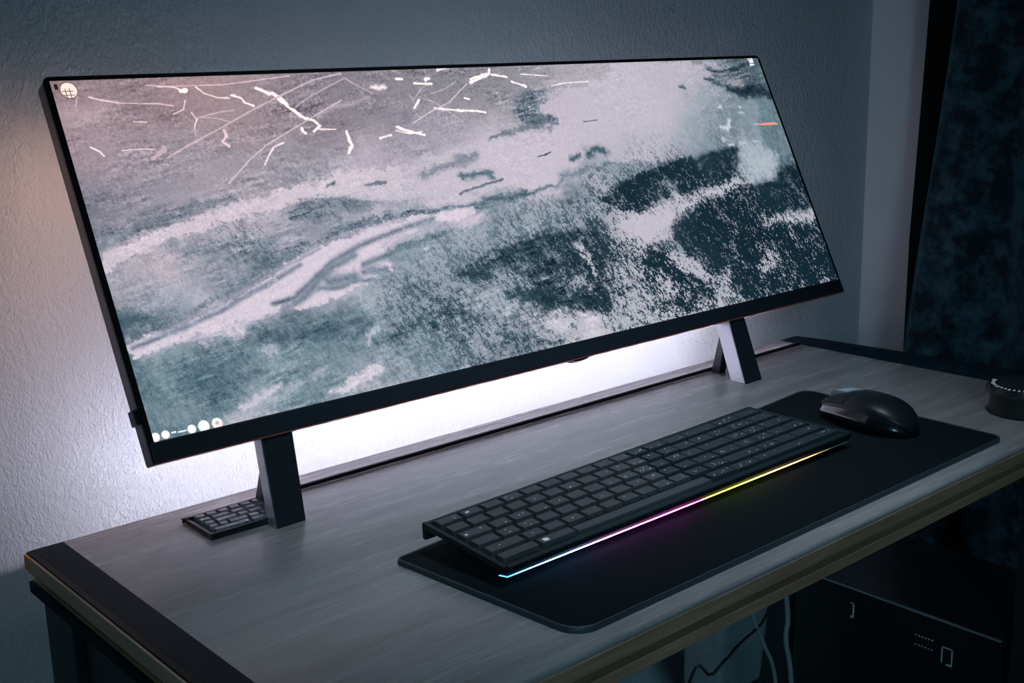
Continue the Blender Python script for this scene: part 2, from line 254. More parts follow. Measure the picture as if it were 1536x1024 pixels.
# ---------------------------------------------------------------- picture on the screen, vignetting to the corners painted into the samples (u,v over the screen, colours 0-255)
SAMPLES=[(0.0128, 0.969, 150, 128, 135), (0.0174, 0.9105, 178, 154, 160), (0.0714, 0.9352, 140, 122, 130), (0.1439, 0.9945, 160, 130, 135), (0.1835, 0.9196, 150, 135, 142), (0.2751, 0.944, 125, 118, 128), (0.0327, 0.747, 155, 140, 150), (0.1165, 0.7258, 150, 142, 152), (0.2091, 0.7023, 150, 145, 155), (0.0005, 0.6176, 110, 112, 125), (0.0643, 0.6415, 135, 132, 144), (0.1252, 0.589, 172, 162, 174), (0.2016, 0.6339, 165, 158, 170), (0.032, 0.5248, 180, 170, 182), (0.1119, 0.4611, 140, 142, 155), (0.219, 0.4528, 150, 150, 163), (-0.0008, 0.8185, 150, 132, 140), (0.0041, 0.9829, 130, 105, 110), (0.338, 0.898, 130, 124, 134), (0.4673, 0.9618, 128, 126, 134), (0.5674, 0.9517, 140, 138, 146), (0.6085, 0.8603, 175, 168, 180), (0.6582, 0.9426, 165, 163, 172), (0.5666, 0.696, 190, 182, 194), (0.462, 0.6783, 190, 180, 193), (0.3812, 0.7749, 150, 145, 157), (0.2762, 0.6121, 180, 172, 185), (0.2215, 0.5926, 150, 150, 163), (0.3218, 0.5317, 150, 152, 165), (0.3913, 0.6173, 190, 180, 193), (0.4831, 0.5922, 195, 186, 198), (0.2815, 0.4287, 190, 180, 195), (0.363, 0.3973, 140, 152, 165), (0.462, 0.4384, 105, 124, 136), (0.5892, 0.4786, 70, 95, 105), (0.5484, 0.3259, 30, 55, 68), (0.2425, 0.5504, 125, 132, 146), (0.3113, 0.6763, 175, 166, 178), (0.3459, 0.4938, 150, 155, 168), (0.4042, 0.4817, 195, 185, 198), (0.2222, 0.4866, 140, 142, 157), (0.3395, 0.4436, 180, 176, 190), (0.6572, 0.9427, 168, 163, 173), (0.7213, 0.8446, 175, 172, 182), (0.8252, 0.8301, 148, 153, 163), (0.8267, 0.9736, 140, 143, 153), (0.978, 0.9817, 45, 62, 72), (0.9354, 0.9347, 110, 118, 128), (0.995, 0.9086, 45, 65, 75), (0.9568, 0.8621, 25, 45, 55), (0.9398, 0.9042, 130, 130, 140), (0.8237, 0.6878, 135, 155, 165), (0.9538, 0.7621, 80, 105, 115), (0.94, 0.6848, 80, 105, 115), (0.9802, 0.6873, 60, 85, 95), (0.6623, 0.7196, 165, 168, 180), (0.7248, 0.6076, 120, 138, 150), (0.9179, 0.5615, 165, 175, 185), (0.6615, 0.5875, 105, 128, 138), (0.5967, 0.5357, 150, 152, 165), (0.7565, 0.5451, 30, 50, 60), (0.7836, 0.5011, 35, 55, 65), (0.8146, 0.5018, 70, 90, 100), (0.8679, 0.5734, 22, 42, 52), (0.908, 0.5055, 150, 160, 172), (0.8495, 0.5208, 60, 82, 92), (0.7114, 0.3961, 175, 170, 182), (0.66, 0.3262, 190, 183, 195), (0.7846, 0.4547, 165, 168, 180), (0.8315, 0.469, 130, 142, 152), (0.8691, 0.4202, 25, 45, 58), (0.7951, 0.387, 30, 50, 60), (0.7982, 0.2755, 30, 52, 64), (0.7848, 0.3261, 35, 55, 68), (0.8863, 0.3576, 70, 92, 102), (0.9309, 0.3628, 50, 70, 82), (0.9441, 0.3, 160, 165, 175), (0.9021, 0.2853, 150, 156, 166), (0.9832, 0.4559, 12, 32, 42), (0.8849, 0.2437, 40, 62, 72), (0.8548, 0.2079, 20, 40, 52), (0.954, 0.2184, 100, 118, 130), (0.9735, 0.1327, 35, 55, 66), (0.5798, 0.4226, 70, 92, 104), (0.6171, 0.2994, 40, 62, 74), (0.6912, 0.2709, 70, 90, 100), (0.6672, 0.4981, 40, 60, 72), (0.6809, 0.4589, 60, 82, 92), (0.7136, 0.3331, 130, 140, 150), (0.7291, 0.3008, 30, 50, 62), (0.9819, 0.5863, 80, 105, 115), (0.9895, 0.5444, 70, 95, 105), (0.0467, 0.4633, 185, 172, 182), (0.1086, 0.4309, 150, 150, 162), (0.1535, 0.4186, 105, 120, 134), (0.0142, 0.4458, 150, 148, 160), (0.0104, 0.2999, 62, 88, 100), (0.0519, 0.3032, 96, 114, 128), (0.0478, 0.3681, 150, 155, 168), (0.1244, 0.3648, 88, 106, 120), (0.0174, 0.2686, 205, 194, 204), (0.0957, 0.3067, 180, 175, 188), (0.1729, 0.3766, 200, 188, 200), (0.1418, 0.3103, 203, 190, 204), (0.068, 0.2507, 208, 195, 207), (0.0132, 0.2251, 180, 175, 186), (0.2304, 0.3305, 200, 188, 200), (0.2129, 0.29, 150, 155, 168), (0.281, 0.3079, 100, 122, 135), (0.2594, 0.3531, 195, 185, 198), (0.0413, 0.1967, 100, 124, 137), (0.0941, 0.1854, 66, 94, 108), (0.0565, 0.1381, 85, 112, 126), (0.0054, 0.1448, 52, 80, 92), (0.0199, 0.148, 112, 146, 154), (0.1553, 0.2172, 70, 94, 108), (0.132, 0.1771, 170, 175, 188), (0.1015, 0.1492, 165, 170, 182), (0.0937, 0.0965, 80, 108, 122), (0.145, 0.1239, 125, 145, 158), (0.171, 0.142, 115, 136, 150), (0.247, 0.1827, 165, 172, 184), (0.2231, 0.202, 78, 100, 115), (0.2091, 0.039, 190, 185, 195), (0.1025, 0.0528, 185, 182, 192), (0.1841, 0.0408, 95, 118, 132), (0.2471, 0.0296, 165, 166, 178), (0.259, 0.1273, 80, 104, 118), (0.0297, 0.0809, 165, 172, 182), (0.0511, 0.0856, 85, 112, 125), (0.0252, 0.0353, 90, 115, 128), (0.1355, 0.0383, 110, 132, 145), (0.0161, 0.0475, 100, 125, 138), (0.0715, 0.1793, 72, 98, 112), (0.123, 0.1367, 110, 134, 148), (0.0004, 0.1961, 80, 108, 118), (0.3268, 0.3902, 130, 145, 158), (0.3067, 0.4568, 195, 185, 198), (0.3953, 0.4628, 190, 180, 193), (0.3702, 0.5019, 160, 160, 172), (0.486, 0.4232, 120, 138, 150), (0.4484, 0.3892, 105, 126, 138), (0.5404, 0.322, 30, 55, 67), (0.5183, 0.3387, 50, 75, 88), (0.5906, 0.2941, 30, 52, 64), (0.6559, 0.3463, 190, 182, 194), (0.7528, 0.3115, 20, 42, 54), (0.7559, 0.2024, 165, 170, 180), (0.6144, 0.3272, 150, 160, 170), (0.6591, 0.2414, 60, 80, 92), (0.4025, 0.2837, 80, 105, 119), (0.5138, 0.2596, 38, 62, 75), (0.4608, 0.2427, 75, 98, 112), (0.5084, 0.2217, 95, 115, 128), (0.4403, 0.2129, 120, 140, 152), (0.539, 0.192, 140, 152, 163), (0.5503, 0.2442, 20, 42, 54), (0.5592, 0.1829, 15, 37, 49), (0.5658, 0.1306, 18, 40, 52), (0.6065, 0.1534, 120, 136, 147), (0.6265, 0.0853, 150, 158, 168), (0.6831, 0.0669, 50, 74, 86), (0.7017, 0.0059, 90, 110, 122), (0.2773, 0.2163, 125, 140, 153), (0.3494, 0.225, 88, 110, 124), (0.3166, 0.2405, 92, 112, 126), (0.3551, 0.1555, 75, 98, 113), (0.2803, 0.1295, 110, 132, 145), (0.4174, 0.1622, 150, 160, 172), (0.4806, 0.1471, 35, 60, 72), (0.4546, 0.0818, 190, 185, 195), (0.5299, 0.0589, 205, 197, 207), (0.5793, 0.0502, 120, 136, 148), (0.3146, 0.0677, 115, 135, 148), (0.4038, 0.0628, 72, 95, 110), (0.4424, 0.042, 75, 98, 112), (0.3676, 0.0231, 115, 133, 146), (0.2446, 0.0585, 165, 168, 180), (0.4815, 0.0365, 160, 166, 176), (0.318, 0.3202, 130, 146, 160), (0.2792, 0.3442, 130, 145, 158), (0.6713, 0.1932, 30, 50, 62), (0.6963, 0.1477, 170, 172, 182), (0.2618, 0.2452, 160, 168, 180), (0.3842, 0.1934, 140, 152, 165), (0.6623, 0.0946, 110, 125, 137), (0.7351, 0.0871, 160, 165, 175), (0.8173, 0.1047, 60, 80, 92), (0.9055, 0.1235, 55, 77, 89), (0.956, 0.0737, 105, 120, 130), (0.9823, 0.0098, 40, 60, 70), (0.842, 0.0109, 60, 82, 92), (0.7016, 0.0372, 140, 150, 160), (0.8979, 0.2407, 15, 38, 48), (0.9533, 0.2204, 40, 62, 74), (0.81, 0.2177, 22, 44, 56), (0.8346, 0.1248, 110, 124, 135), (0.774, 0.1639, 120, 134, 145), (0.6972, 0.2352, 110, 126, 138), (0.7568, 0.2923, 25, 46, 58)]
AMPS=[(0.0367, 0.9015, 9), (0.1366, 0.9265, 9), (0.2834, 0.9061, 12), (0.4563, 0.882, 14), (0.5375, 0.7449, 18), (0.7823, 0.8367, 3), (0.8096, 0.6071, 3), (0.6435, 0.7241, 3), (0.9441, 0.5761, 8), (0.1142, 0.7071, 16), (0.2464, 0.586, 28), (0.0348, 0.5565, 26), (0.1332, 0.5606, 28), (0.3332, 0.6266, 16), (0.4226, 0.6255, 5), (0.5713, 0.6114, 6), (0.0795, 0.3662, 14), (0.223, 0.3827, 12), (0.2725, 0.4695, 10), (0.2048, 0.2256, 14), (0.0296, 0.1856, 10), (0.0807, 0.0612, 12), (0.0127, 0.0147, 6), (0.1489, 0.0567, 14), (0.2866, 0.2482, 26), (0.3876, 0.3589, 26), (0.3679, 0.2094, 34), (0.3911, 0.0407, 34), (0.4877, 0.3908, 30), (0.5199, 0.2575, 58), (0.606, 0.4746, 40), (0.6491, 0.3834, 62), (0.546, 0.0759, 60), (0.6779, 0.1909, 66), (0.7873, 0.4736, 55), (0.8419, 0.4015, 66), (0.8844, 0.2456, 66), (0.9381, 0.139, 66), (0.6978, 0.3139, 20), (0.9339, 0.5195, 10), (0.9847, 0.3871, 40), (0.6585, 0.0708, 66), (0.9846, 0.0616, 60), (0.2904, 0.0115, 20), (0.003, 0.4755, 20), (0.0317, 0.6525, 12)]
STROKES=[(0.003, (255, 240, 238), 0, [(0.1996, 0.9566), (0.2124, 0.9371), (0.2162, 0.9381), (0.2224, 0.9141), (0.228, 0.8953), (0.2356, 0.8723), (0.2438, 0.8528), (0.2532, 0.8439), (0.2581, 0.8247), (0.2491, 0.8082)]), (0.003, (255, 235, 235), 0, [(0.2162, 0.9381), (0.2236, 0.9248), (0.2284, 0.8988)]), (0.00135, (250, 222, 222), 0, [(0.1366, 0.9675), (0.1436, 0.9459), (0.1561, 0.9317), (0.1676, 0.9288)]), (0.0024, (255, 235, 232), 0, [(0.1708, 0.9368), (0.1806, 0.927), (0.1827, 0.9126), (0.1912, 0.9007)]), (0.00135, (255, 225, 225), 0, [(0.0989, 0.9733), (0.1142, 0.9701), (0.1229, 0.9568)]), (0.0036, (255, 240, 238), 0, [(0.1199, 0.9558), (0.126, 0.9578)]), (0.00112, (245, 215, 215), 0, [(0.1217, 0.9282), (0.1174, 0.9015), (0.106, 0.8884)]), (0.00135, (240, 210, 212), 0, [(0.0312, 0.9505), (0.0405, 0.9408), (0.0562, 0.9307)]), (0.0009, (235, 205, 208), 0, [(0.0561, 0.9294), (0.096, 0.921), (0.1085, 0.9131)]), (0.00112, (250, 222, 222), 0, [(0.1242, 0.8902), (0.1277, 0.8691), (0.1231, 0.8461)]), (0.0009, (225, 200, 205), 0, [(0.1231, 0.8461), (0.1218, 0.8225)]), (0.00158, (255, 232, 232), 0, [(0.0199, 0.8063), (0.0268, 0.7933), (0.0292, 0.7799)]), (0.00112, (235, 208, 210), 0, [(0.0472, 0.7919), (0.0662, 0.7922), (0.0786, 0.7881)]), (0.00158, (200, 178, 186), 0, [(0.0867, 0.7598), (0.1122, 0.7941), (0.1514, 0.8408), (0.1928, 0.8934), (0.2653, 0.9748), (0.3025, 0.9936)]), (0.00112, (210, 190, 198), 0, [(0.1407, 0.672), (0.1715, 0.7396), (0.1925, 0.7768), (0.2305, 0.8262), (0.2763, 0.8844), (0.2929, 0.9043)]), (0.00135, (250, 225, 228), 0, [(0.2114, 0.7798), (0.199, 0.7683), (0.1915, 0.7453), (0.1835, 0.7158)]), (0.003, (255, 240, 240), 0, [(0.2371, 0.8213), (0.2369, 0.8105), (0.239, 0.8058)]), (0.00135, (250, 225, 228), 0, [(0.2563, 0.8141), (0.2758, 0.8104)]), (0.00112, (225, 200, 205), 0, [(0.0655, 0.8732), (0.0779, 0.8691)]), (0.0024, (230, 200, 206), 0, [(0.1515, 0.8305), (0.1531, 0.8129), (0.1468, 0.7969), (0.1523, 0.782)]), (0.0009, (225, 195, 198), 0, [(0.0885, 0.9785), (0.1011, 0.973), (0.1649, 0.9712), (0.1946, 0.9786), (0.2412, 0.992)]), (0.0009, (205, 180, 186), 0, [(0.1269, 0.8727), (0.1563, 0.8885), (0.1683, 0.8901)]), (0.0009, (205, 180, 186), 0, [(0.1318, 0.8753), (0.1473, 0.8692), (0.1601, 0.8566)]), (0.0042, (190, 168, 176), 0, [(0.074, 0.7628), (0.0874, 0.7895)]), (0.0009, (200, 178, 186), 0, [(0.0227, 0.9678), (0.0166, 0.9235)]), (0.003, (255, 240, 240), 0, [(0.2875, 0.8008), (0.2873, 0.7711), (0.2891, 0.7559), (0.2821, 0.7316)]), (0.003, (255, 240, 240), 0, [(0.351, 0.8039), (0.3648, 0.7859), (0.3836, 0.7705)]), (0.00135, (255, 236, 238), 0, [(0.3482, 0.7929), (0.3639, 0.7783), (0.3822, 0.7825)]), (0.0024, (250, 230, 234), 0, [(0.3255, 0.7707), (0.3407, 0.7791)]), (0.0024, (255, 240, 240), 0, [(0.4086, 0.8604), (0.4396, 0.8476), (0.4675, 0.8408), (0.4779, 0.8335)]), (0.0024, (255, 240, 240), 0, [(0.3926, 0.9496), (0.4151, 0.9471)]), (0.0036, (255, 238, 240), 0, [(0.4093, 0.9621), (0.4137, 0.9656)]), (0.0024, (255, 240, 240), 0, [(0.3698, 0.9693), (0.3783, 0.9669)]), (0.0024, (250, 232, 236), 0, [(0.4287, 0.9939), (0.4458, 1.0047)]), (0.0036, (255, 240, 240), 0, [(0.47, 0.9452), (0.4866, 0.9599), (0.5019, 0.975), (0.5041, 0.9915)]), (0.0024, (255, 236, 238), 0, [(0.4716, 0.9573), (0.4986, 0.9753)]), (0.0024, (255, 240, 240), 0, [(0.5046, 0.9706), (0.5268, 0.9601)]), (0.00135, (250, 232, 236), 0, [(0.5487, 0.969), (0.5898, 0.9582)]), (0.0024, (255, 236, 240), 0, [(0.5313, 0.9427), (0.5508, 0.9211)]), (0.00135, (240, 225, 232), 0, [(0.5914, 0.919), (0.6146, 0.9277), (0.6563, 0.9294)]), (0.0024, (255, 240, 240), 0, [(0.3912, 0.8906), (0.382, 0.8645)]), (0.00135, (205, 190, 200), 0, [(0.4647, 0.9416), (0.4309, 0.8771), (0.4027, 0.8495), (0.3743, 0.8151)]), (0.0048, (250, 235, 238), 8, [(0.3352, 0.946), (0.3491, 0.9428)]), (0.0024, (255, 240, 242), 0, [(0.4547, 0.8899), (0.4605, 0.885)]), (0.00112, (190, 172, 182), 0, [(0.237, 0.8903), (0.2589, 0.9238), (0.3055, 0.9782), (0.3211, 0.9461), (0.3351, 0.9214)]), (0.0048, (168, 156, 168), 4, [(0.2593, 0.8575), (0.2809, 0.8837), (0.3095, 0.8944), (0.3277, 0.9071)]), (0.0009, (200, 184, 194), 0, [(0.3966, 0.8978), (0.4126, 0.8797), (0.4361, 0.8201)]), (0.0009, (190, 175, 185), 0, [(0.3809, 0.9156), (0.3839, 0.8916), (0.4015, 0.9367), (0.4146, 0.9432)]), (0.0009, (195, 180, 190), 0, [(0.4106, 0.9118), (0.4309, 0.9253), (0.45, 0.9514)]), (0.0009, (60, 75, 88), 0, [(0.6238, 0.7742), (0.6469, 0.7772)]), (0.00135, (50, 66, 80), 0, [(0.5332, 0.6591), (0.5442, 0.6632), (0.5541, 0.671)]), (0.0088, (75, 98, 110), 14, [(0.4177, 0.6077), (0.4372, 0.6127), (0.4599, 0.6146)]), (0.0056, (55, 80, 92), 10, [(0.585, 0.6367), (0.5953, 0.6444)]), (0.008, (50, 75, 88), 10, [(0.6112, 0.6519), (0.6317, 0.6628), (0.6442, 0.6574)]), (0.0024, (90, 104, 118), 6, [(0.291, 0.6225), (0.3139, 0.6287)]), (0.002, (70, 88, 100), 4, [(0.4046, 0.5552), (0.4352, 0.5737), (0.4715, 0.5914)]), (0.0032, (100, 112, 126), 6, [(0.2449, 0.6284), (0.2537, 0.6367)]), (0.012, (85, 106, 120), 16, [(0.4233, 0.5081), (0.4578, 0.5273), (0.4951, 0.5337)]), (0.0032, (80, 102, 115), 6, [(0.3542, 0.5137), (0.4251, 0.5216), (0.5013, 0.5302), (0.5389, 0.5521)]), (0.004, (110, 124, 137), 14, [(0.5386, 0.5505), (0.5662, 0.5696), (0.6062, 0.5929), (0.6377, 0.6022)]), (0.0128, (88, 100, 112), 16, [(0.574, 0.8978), (0.5499, 0.877), (0.535, 0.8453), (0.5327, 0.8037), (0.5449, 0.7915)]), (0.0064, (80, 94, 106), 12, [(0.5405, 0.7855), (0.5582, 0.7866), (0.5752, 0.7982)]), (0.0048, (100, 110, 122), 12, [(0.4726, 0.7326), (0.506, 0.7586), (0.5411, 0.7644), (0.5814, 0.774)]), (0.008, (120, 128, 142), 14, [(0.3642, 0.6399), (0.403, 0.6609), (0.4397, 0.6796)]), (0.0064, (108, 120, 136), 4, [(0.1584, 0.2889), (0.1743, 0.3014), (0.1951, 0.3326), (0.2084, 0.3611), (0.2235, 0.3824), (0.2502, 0.4102)]), (0.0096, (100, 116, 132), 8, [(0.2142, 0.3461), (0.2421, 0.3408)]), (0.0072, (110, 124, 140), 8, [(0.2539, 0.3519), (0.2808, 0.3511)]), (0.0048, (205, 196, 208), 8, [(0.0948, 0.2556), (0.1046, 0.2634), (0.1094, 0.2447)]), (0.0144, (80, 102, 116), 12, [(0.1272, 0.2189), (0.1789, 0.2114), (0.2371, 0.1879)]), (0.0072, (205, 198, 208), 12, [(0.1866, 0.0192), (0.2146, 0.0424), (0.2379, 0.0628)]), (0.0064, (195, 190, 202), 12, [(0.0907, 0.0477), (0.1102, 0.0607), (0.1301, 0.0741)]), (0.0064, (180, 182, 194), 10, [(0.2349, 0.1474), (0.2422, 0.1643), (0.2512, 0.1735)]), (0.0064, (90, 112, 126), 10, [(0.2959, 0.3915), (0.3096, 0.4116), (0.3308, 0.422), (0.3675, 0.4345)]), (0.0064, (120, 138, 150), 10, [(0.2959, 0.3915), (0.322, 0.3516), (0.349, 0.3366)]), (0.0112, (25, 48, 60), 20, [(0.4413, 0.337), (0.4839, 0.3599), (0.5288, 0.3632), (0.5591, 0.352)]), (0.0128, (25, 48, 60), 20, [(0.4691, 0.2548), (0.5149, 0.2672), (0.556, 0.2583), (0.5593, 0.2075), (0.5669, 0.1137)]), (0.0112, (30, 55, 67), 20, [(0.4293, 0.2025), (0.468, 0.1766), (0.5136, 0.1392), (0.5489, 0.1142)]), (0.0112, (25, 46, 58), 12, [(0.6491, 0.2283), (0.6775, 0.1819), (0.7026, 0.1362), (0.7509, 0.0971)]), (0.008, (20, 42, 54), 12, [(0.6956, 0.1436), (0.7152, 0.0867), (0.7451, 0.0553)]), (0.008, (60, 82, 96), 16, [(0.5854, 0.138), (0.6197, 0.1643), (0.6525, 0.1754), (0.6842, 0.1486)]), (0.0072, (190, 192, 200), 20, [(0.5505, 0.3181), (0.5651, 0.2463), (0.5627, 0.2061)]), (0.0072, (70, 95, 109), 14, [(0.2465, 0.1407), (0.2975, 0.156), (0.3616, 0.1597), (0.3892, 0.1383)]), (0.0072, (70, 92, 107), 14, [(0.395, 0.0901), (0.4344, 0.054), (0.4742, 0.0092)]), (0.0096, (18, 40, 50), 12, [(0.6276, 0.4924), (0.6712, 0.5233), (0.7324, 0.5514), (0.7609, 0.5714), (0.7842, 0.5564)]), (0.008, (22, 44, 55), 8, [(0.7864, 0.5697), (0.8155, 0.5859), (0.8557, 0.6098), (0.8856, 0.6079)]), (0.0072, (35, 55, 66), 14, [(0.884, 0.5986), (0.8676, 0.5448), (0.8758, 0.4852)]), (0.0096, (18, 38, 50), 10, [(0.7311, 0.3896), (0.79, 0.4347), (0.8371, 0.4486), (0.8964, 0.4409), (0.9492, 0.4356)]), (0.0096, (15, 34, 44), 8, [(0.9578, 0.4826), (0.9815, 0.5013), (0.9986, 0.4969)]), (0.008, (15, 35, 46), 10, [(0.9561, 0.4732), (0.9613, 0.3926), (0.9858, 0.3058)]), (0.0096, (20, 40, 52), 14, [(0.8824, 0.2827), (0.9399, 0.277), (0.9996, 0.2415)]), (0.0096, (18, 38, 50), 14, [(0.7889, 0.1695), (0.8393, 0.2511), (0.8849, 0.2437), (0.9205, 0.1729)]), (0.0096, (170, 172, 184), 14, [(0.884, 0.2916), (0.9347, 0.3031), (0.9709, 0.2811), (0.9885, 0.2652)]), (0.008, (190, 186, 198), 10, [(0.7499, 0.4015), (0.7809, 0.4328), (0.8284, 0.4511), (0.8609, 0.4797)]), (0.016, (185, 178, 190), 6, [(0.6354, 0.3438), (0.6725, 0.3303), (0.7073, 0.3708), (0.7513, 0.4101)]), (0.0024, (100, 118, 130), 8, [(0.6015, 0.5685), (0.6367, 0.6025), (0.6641, 0.6044)]), (0.004, (60, 80, 90), 6, [(0.8171, 0.8884), (0.8281, 0.8881)]), (0.008, (28, 46, 56), 12, [(0.9145, 0.8691), (0.9341, 0.8718)]), (0.0176, (28, 46, 56), 14, [(0.9403, 0.8521), (0.9811, 0.8592)]), (0.0048, (45, 62, 72), 10, [(0.8884, 0.9636), (0.9145, 0.9515), (0.9647, 0.9623)]), (0.0048, (60, 76, 86), 12, [(0.8749, 0.911), (0.9027, 0.8834)]), (0.0064, (150, 145, 155), 12, [(0.9256, 0.9057), (0.9515, 0.8878)]), (0.0024, (180, 165, 170), 0, [(0.9404, 0.7066), (0.9496, 0.7059)]), (0.0027, (240, 150, 125), 0, [(0.9523, 0.7044), (0.9909, 0.7015)]), (0.0064, (205, 208, 214), 12, [(0.8689, 0.7079), (0.8816, 0.7007), (0.8901, 0.7283)]), (0.0032, (200, 203, 210), 10, [(0.8723, 0.7925), (0.8856, 0.7973)]), (0.0024, (200, 203, 210), 8, [(0.9231, 0.7868), (0.9252, 0.7825)]), (0.0024, (190, 193, 202), 6, [(0.9175, 0.7629), (0.9287, 0.7582)]), (0.0032, (195, 198, 206), 8, [(0.8644, 0.6606), (0.8661, 0.6487)]), (0.0032, (200, 203, 210), 8, [(0.8744, 0.6296), (0.8843, 0.6275)]), (0.0048, (195, 200, 208), 8, [(0.9007, 0.6318), (0.9081, 0.6282)]), (0.0024, (200, 203, 210), 6, [(0.9253, 0.6354), (0.9319, 0.634)]), (0.024, (165, 178, 186), 14, [(0.9107, 0.6022), (0.9414, 0.5559), (0.9034, 0.5067)]), (0.0024, (255, 252, 255), 0, [(0.9787, 1.0), (0.987, 1.0015)]), (0.0024, (255, 252, 255), 0, [(0.9788, 0.9918), (0.9876, 0.9912)]), (0.0024, (245, 246, 255), 0, [(0.9793, 0.9836), (0.9877, 0.983)]), (0.0024, (235, 238, 250), 0, [(0.9796, 0.9713), (0.987, 0.9708)]), (0.00112, (70, 80, 170), 0, [(0.9803, 0.9948), (0.9832, 0.9946)]), (0.004, (120, 128, 146), 2, [(0.005, 0.25), (0.0469, 0.2737), (0.0918, 0.3063), (0.1274, 0.3429), (0.1641, 0.3766), (0.1886, 0.4043)]), (0.0048, (108, 120, 136), 2, [(0.1478, 0.3041), (0.1696, 0.3113), (0.1956, 0.3507), (0.2234, 0.3996), (0.2596, 0.4348), (0.3136, 0.4681), (0.3597, 0.4887)]), (0.0024, (150, 150, 166), 2, [(0.0361, 0.2762), (0.0937, 0.3246), (0.1574, 0.3914), (0.2148, 0.4423)]), (0.0048, (112, 126, 142), 6, [(0.2014, 0.324), (0.2278, 0.3205), (0.2517, 0.3283), (0.274, 0.3184)]), (0.0056, (100, 118, 132), 4, [(0.2573, 0.3756), (0.298, 0.3969), (0.3053, 0.4004)])]
DISCS=[(0.0025, 0.0119, 0.0039, (250, 250, 250)), (0.0117, 0.0127, 0.0036, (250, 250, 250)), (0.0358, 0.0111, 0.0039, (250, 250, 250)), (0.0472, 0.0112, 0.0052, (252, 248, 240)), (0.0599, 0.0106, 0.0049, (245, 235, 232)), (0.06, 0.0117, 0.0018, (200, 170, 180)), (0.015, 0.972, 0.0081, (95, 80, 72)), (0.015, 0.972, 0.0073, (242, 226, 214))]
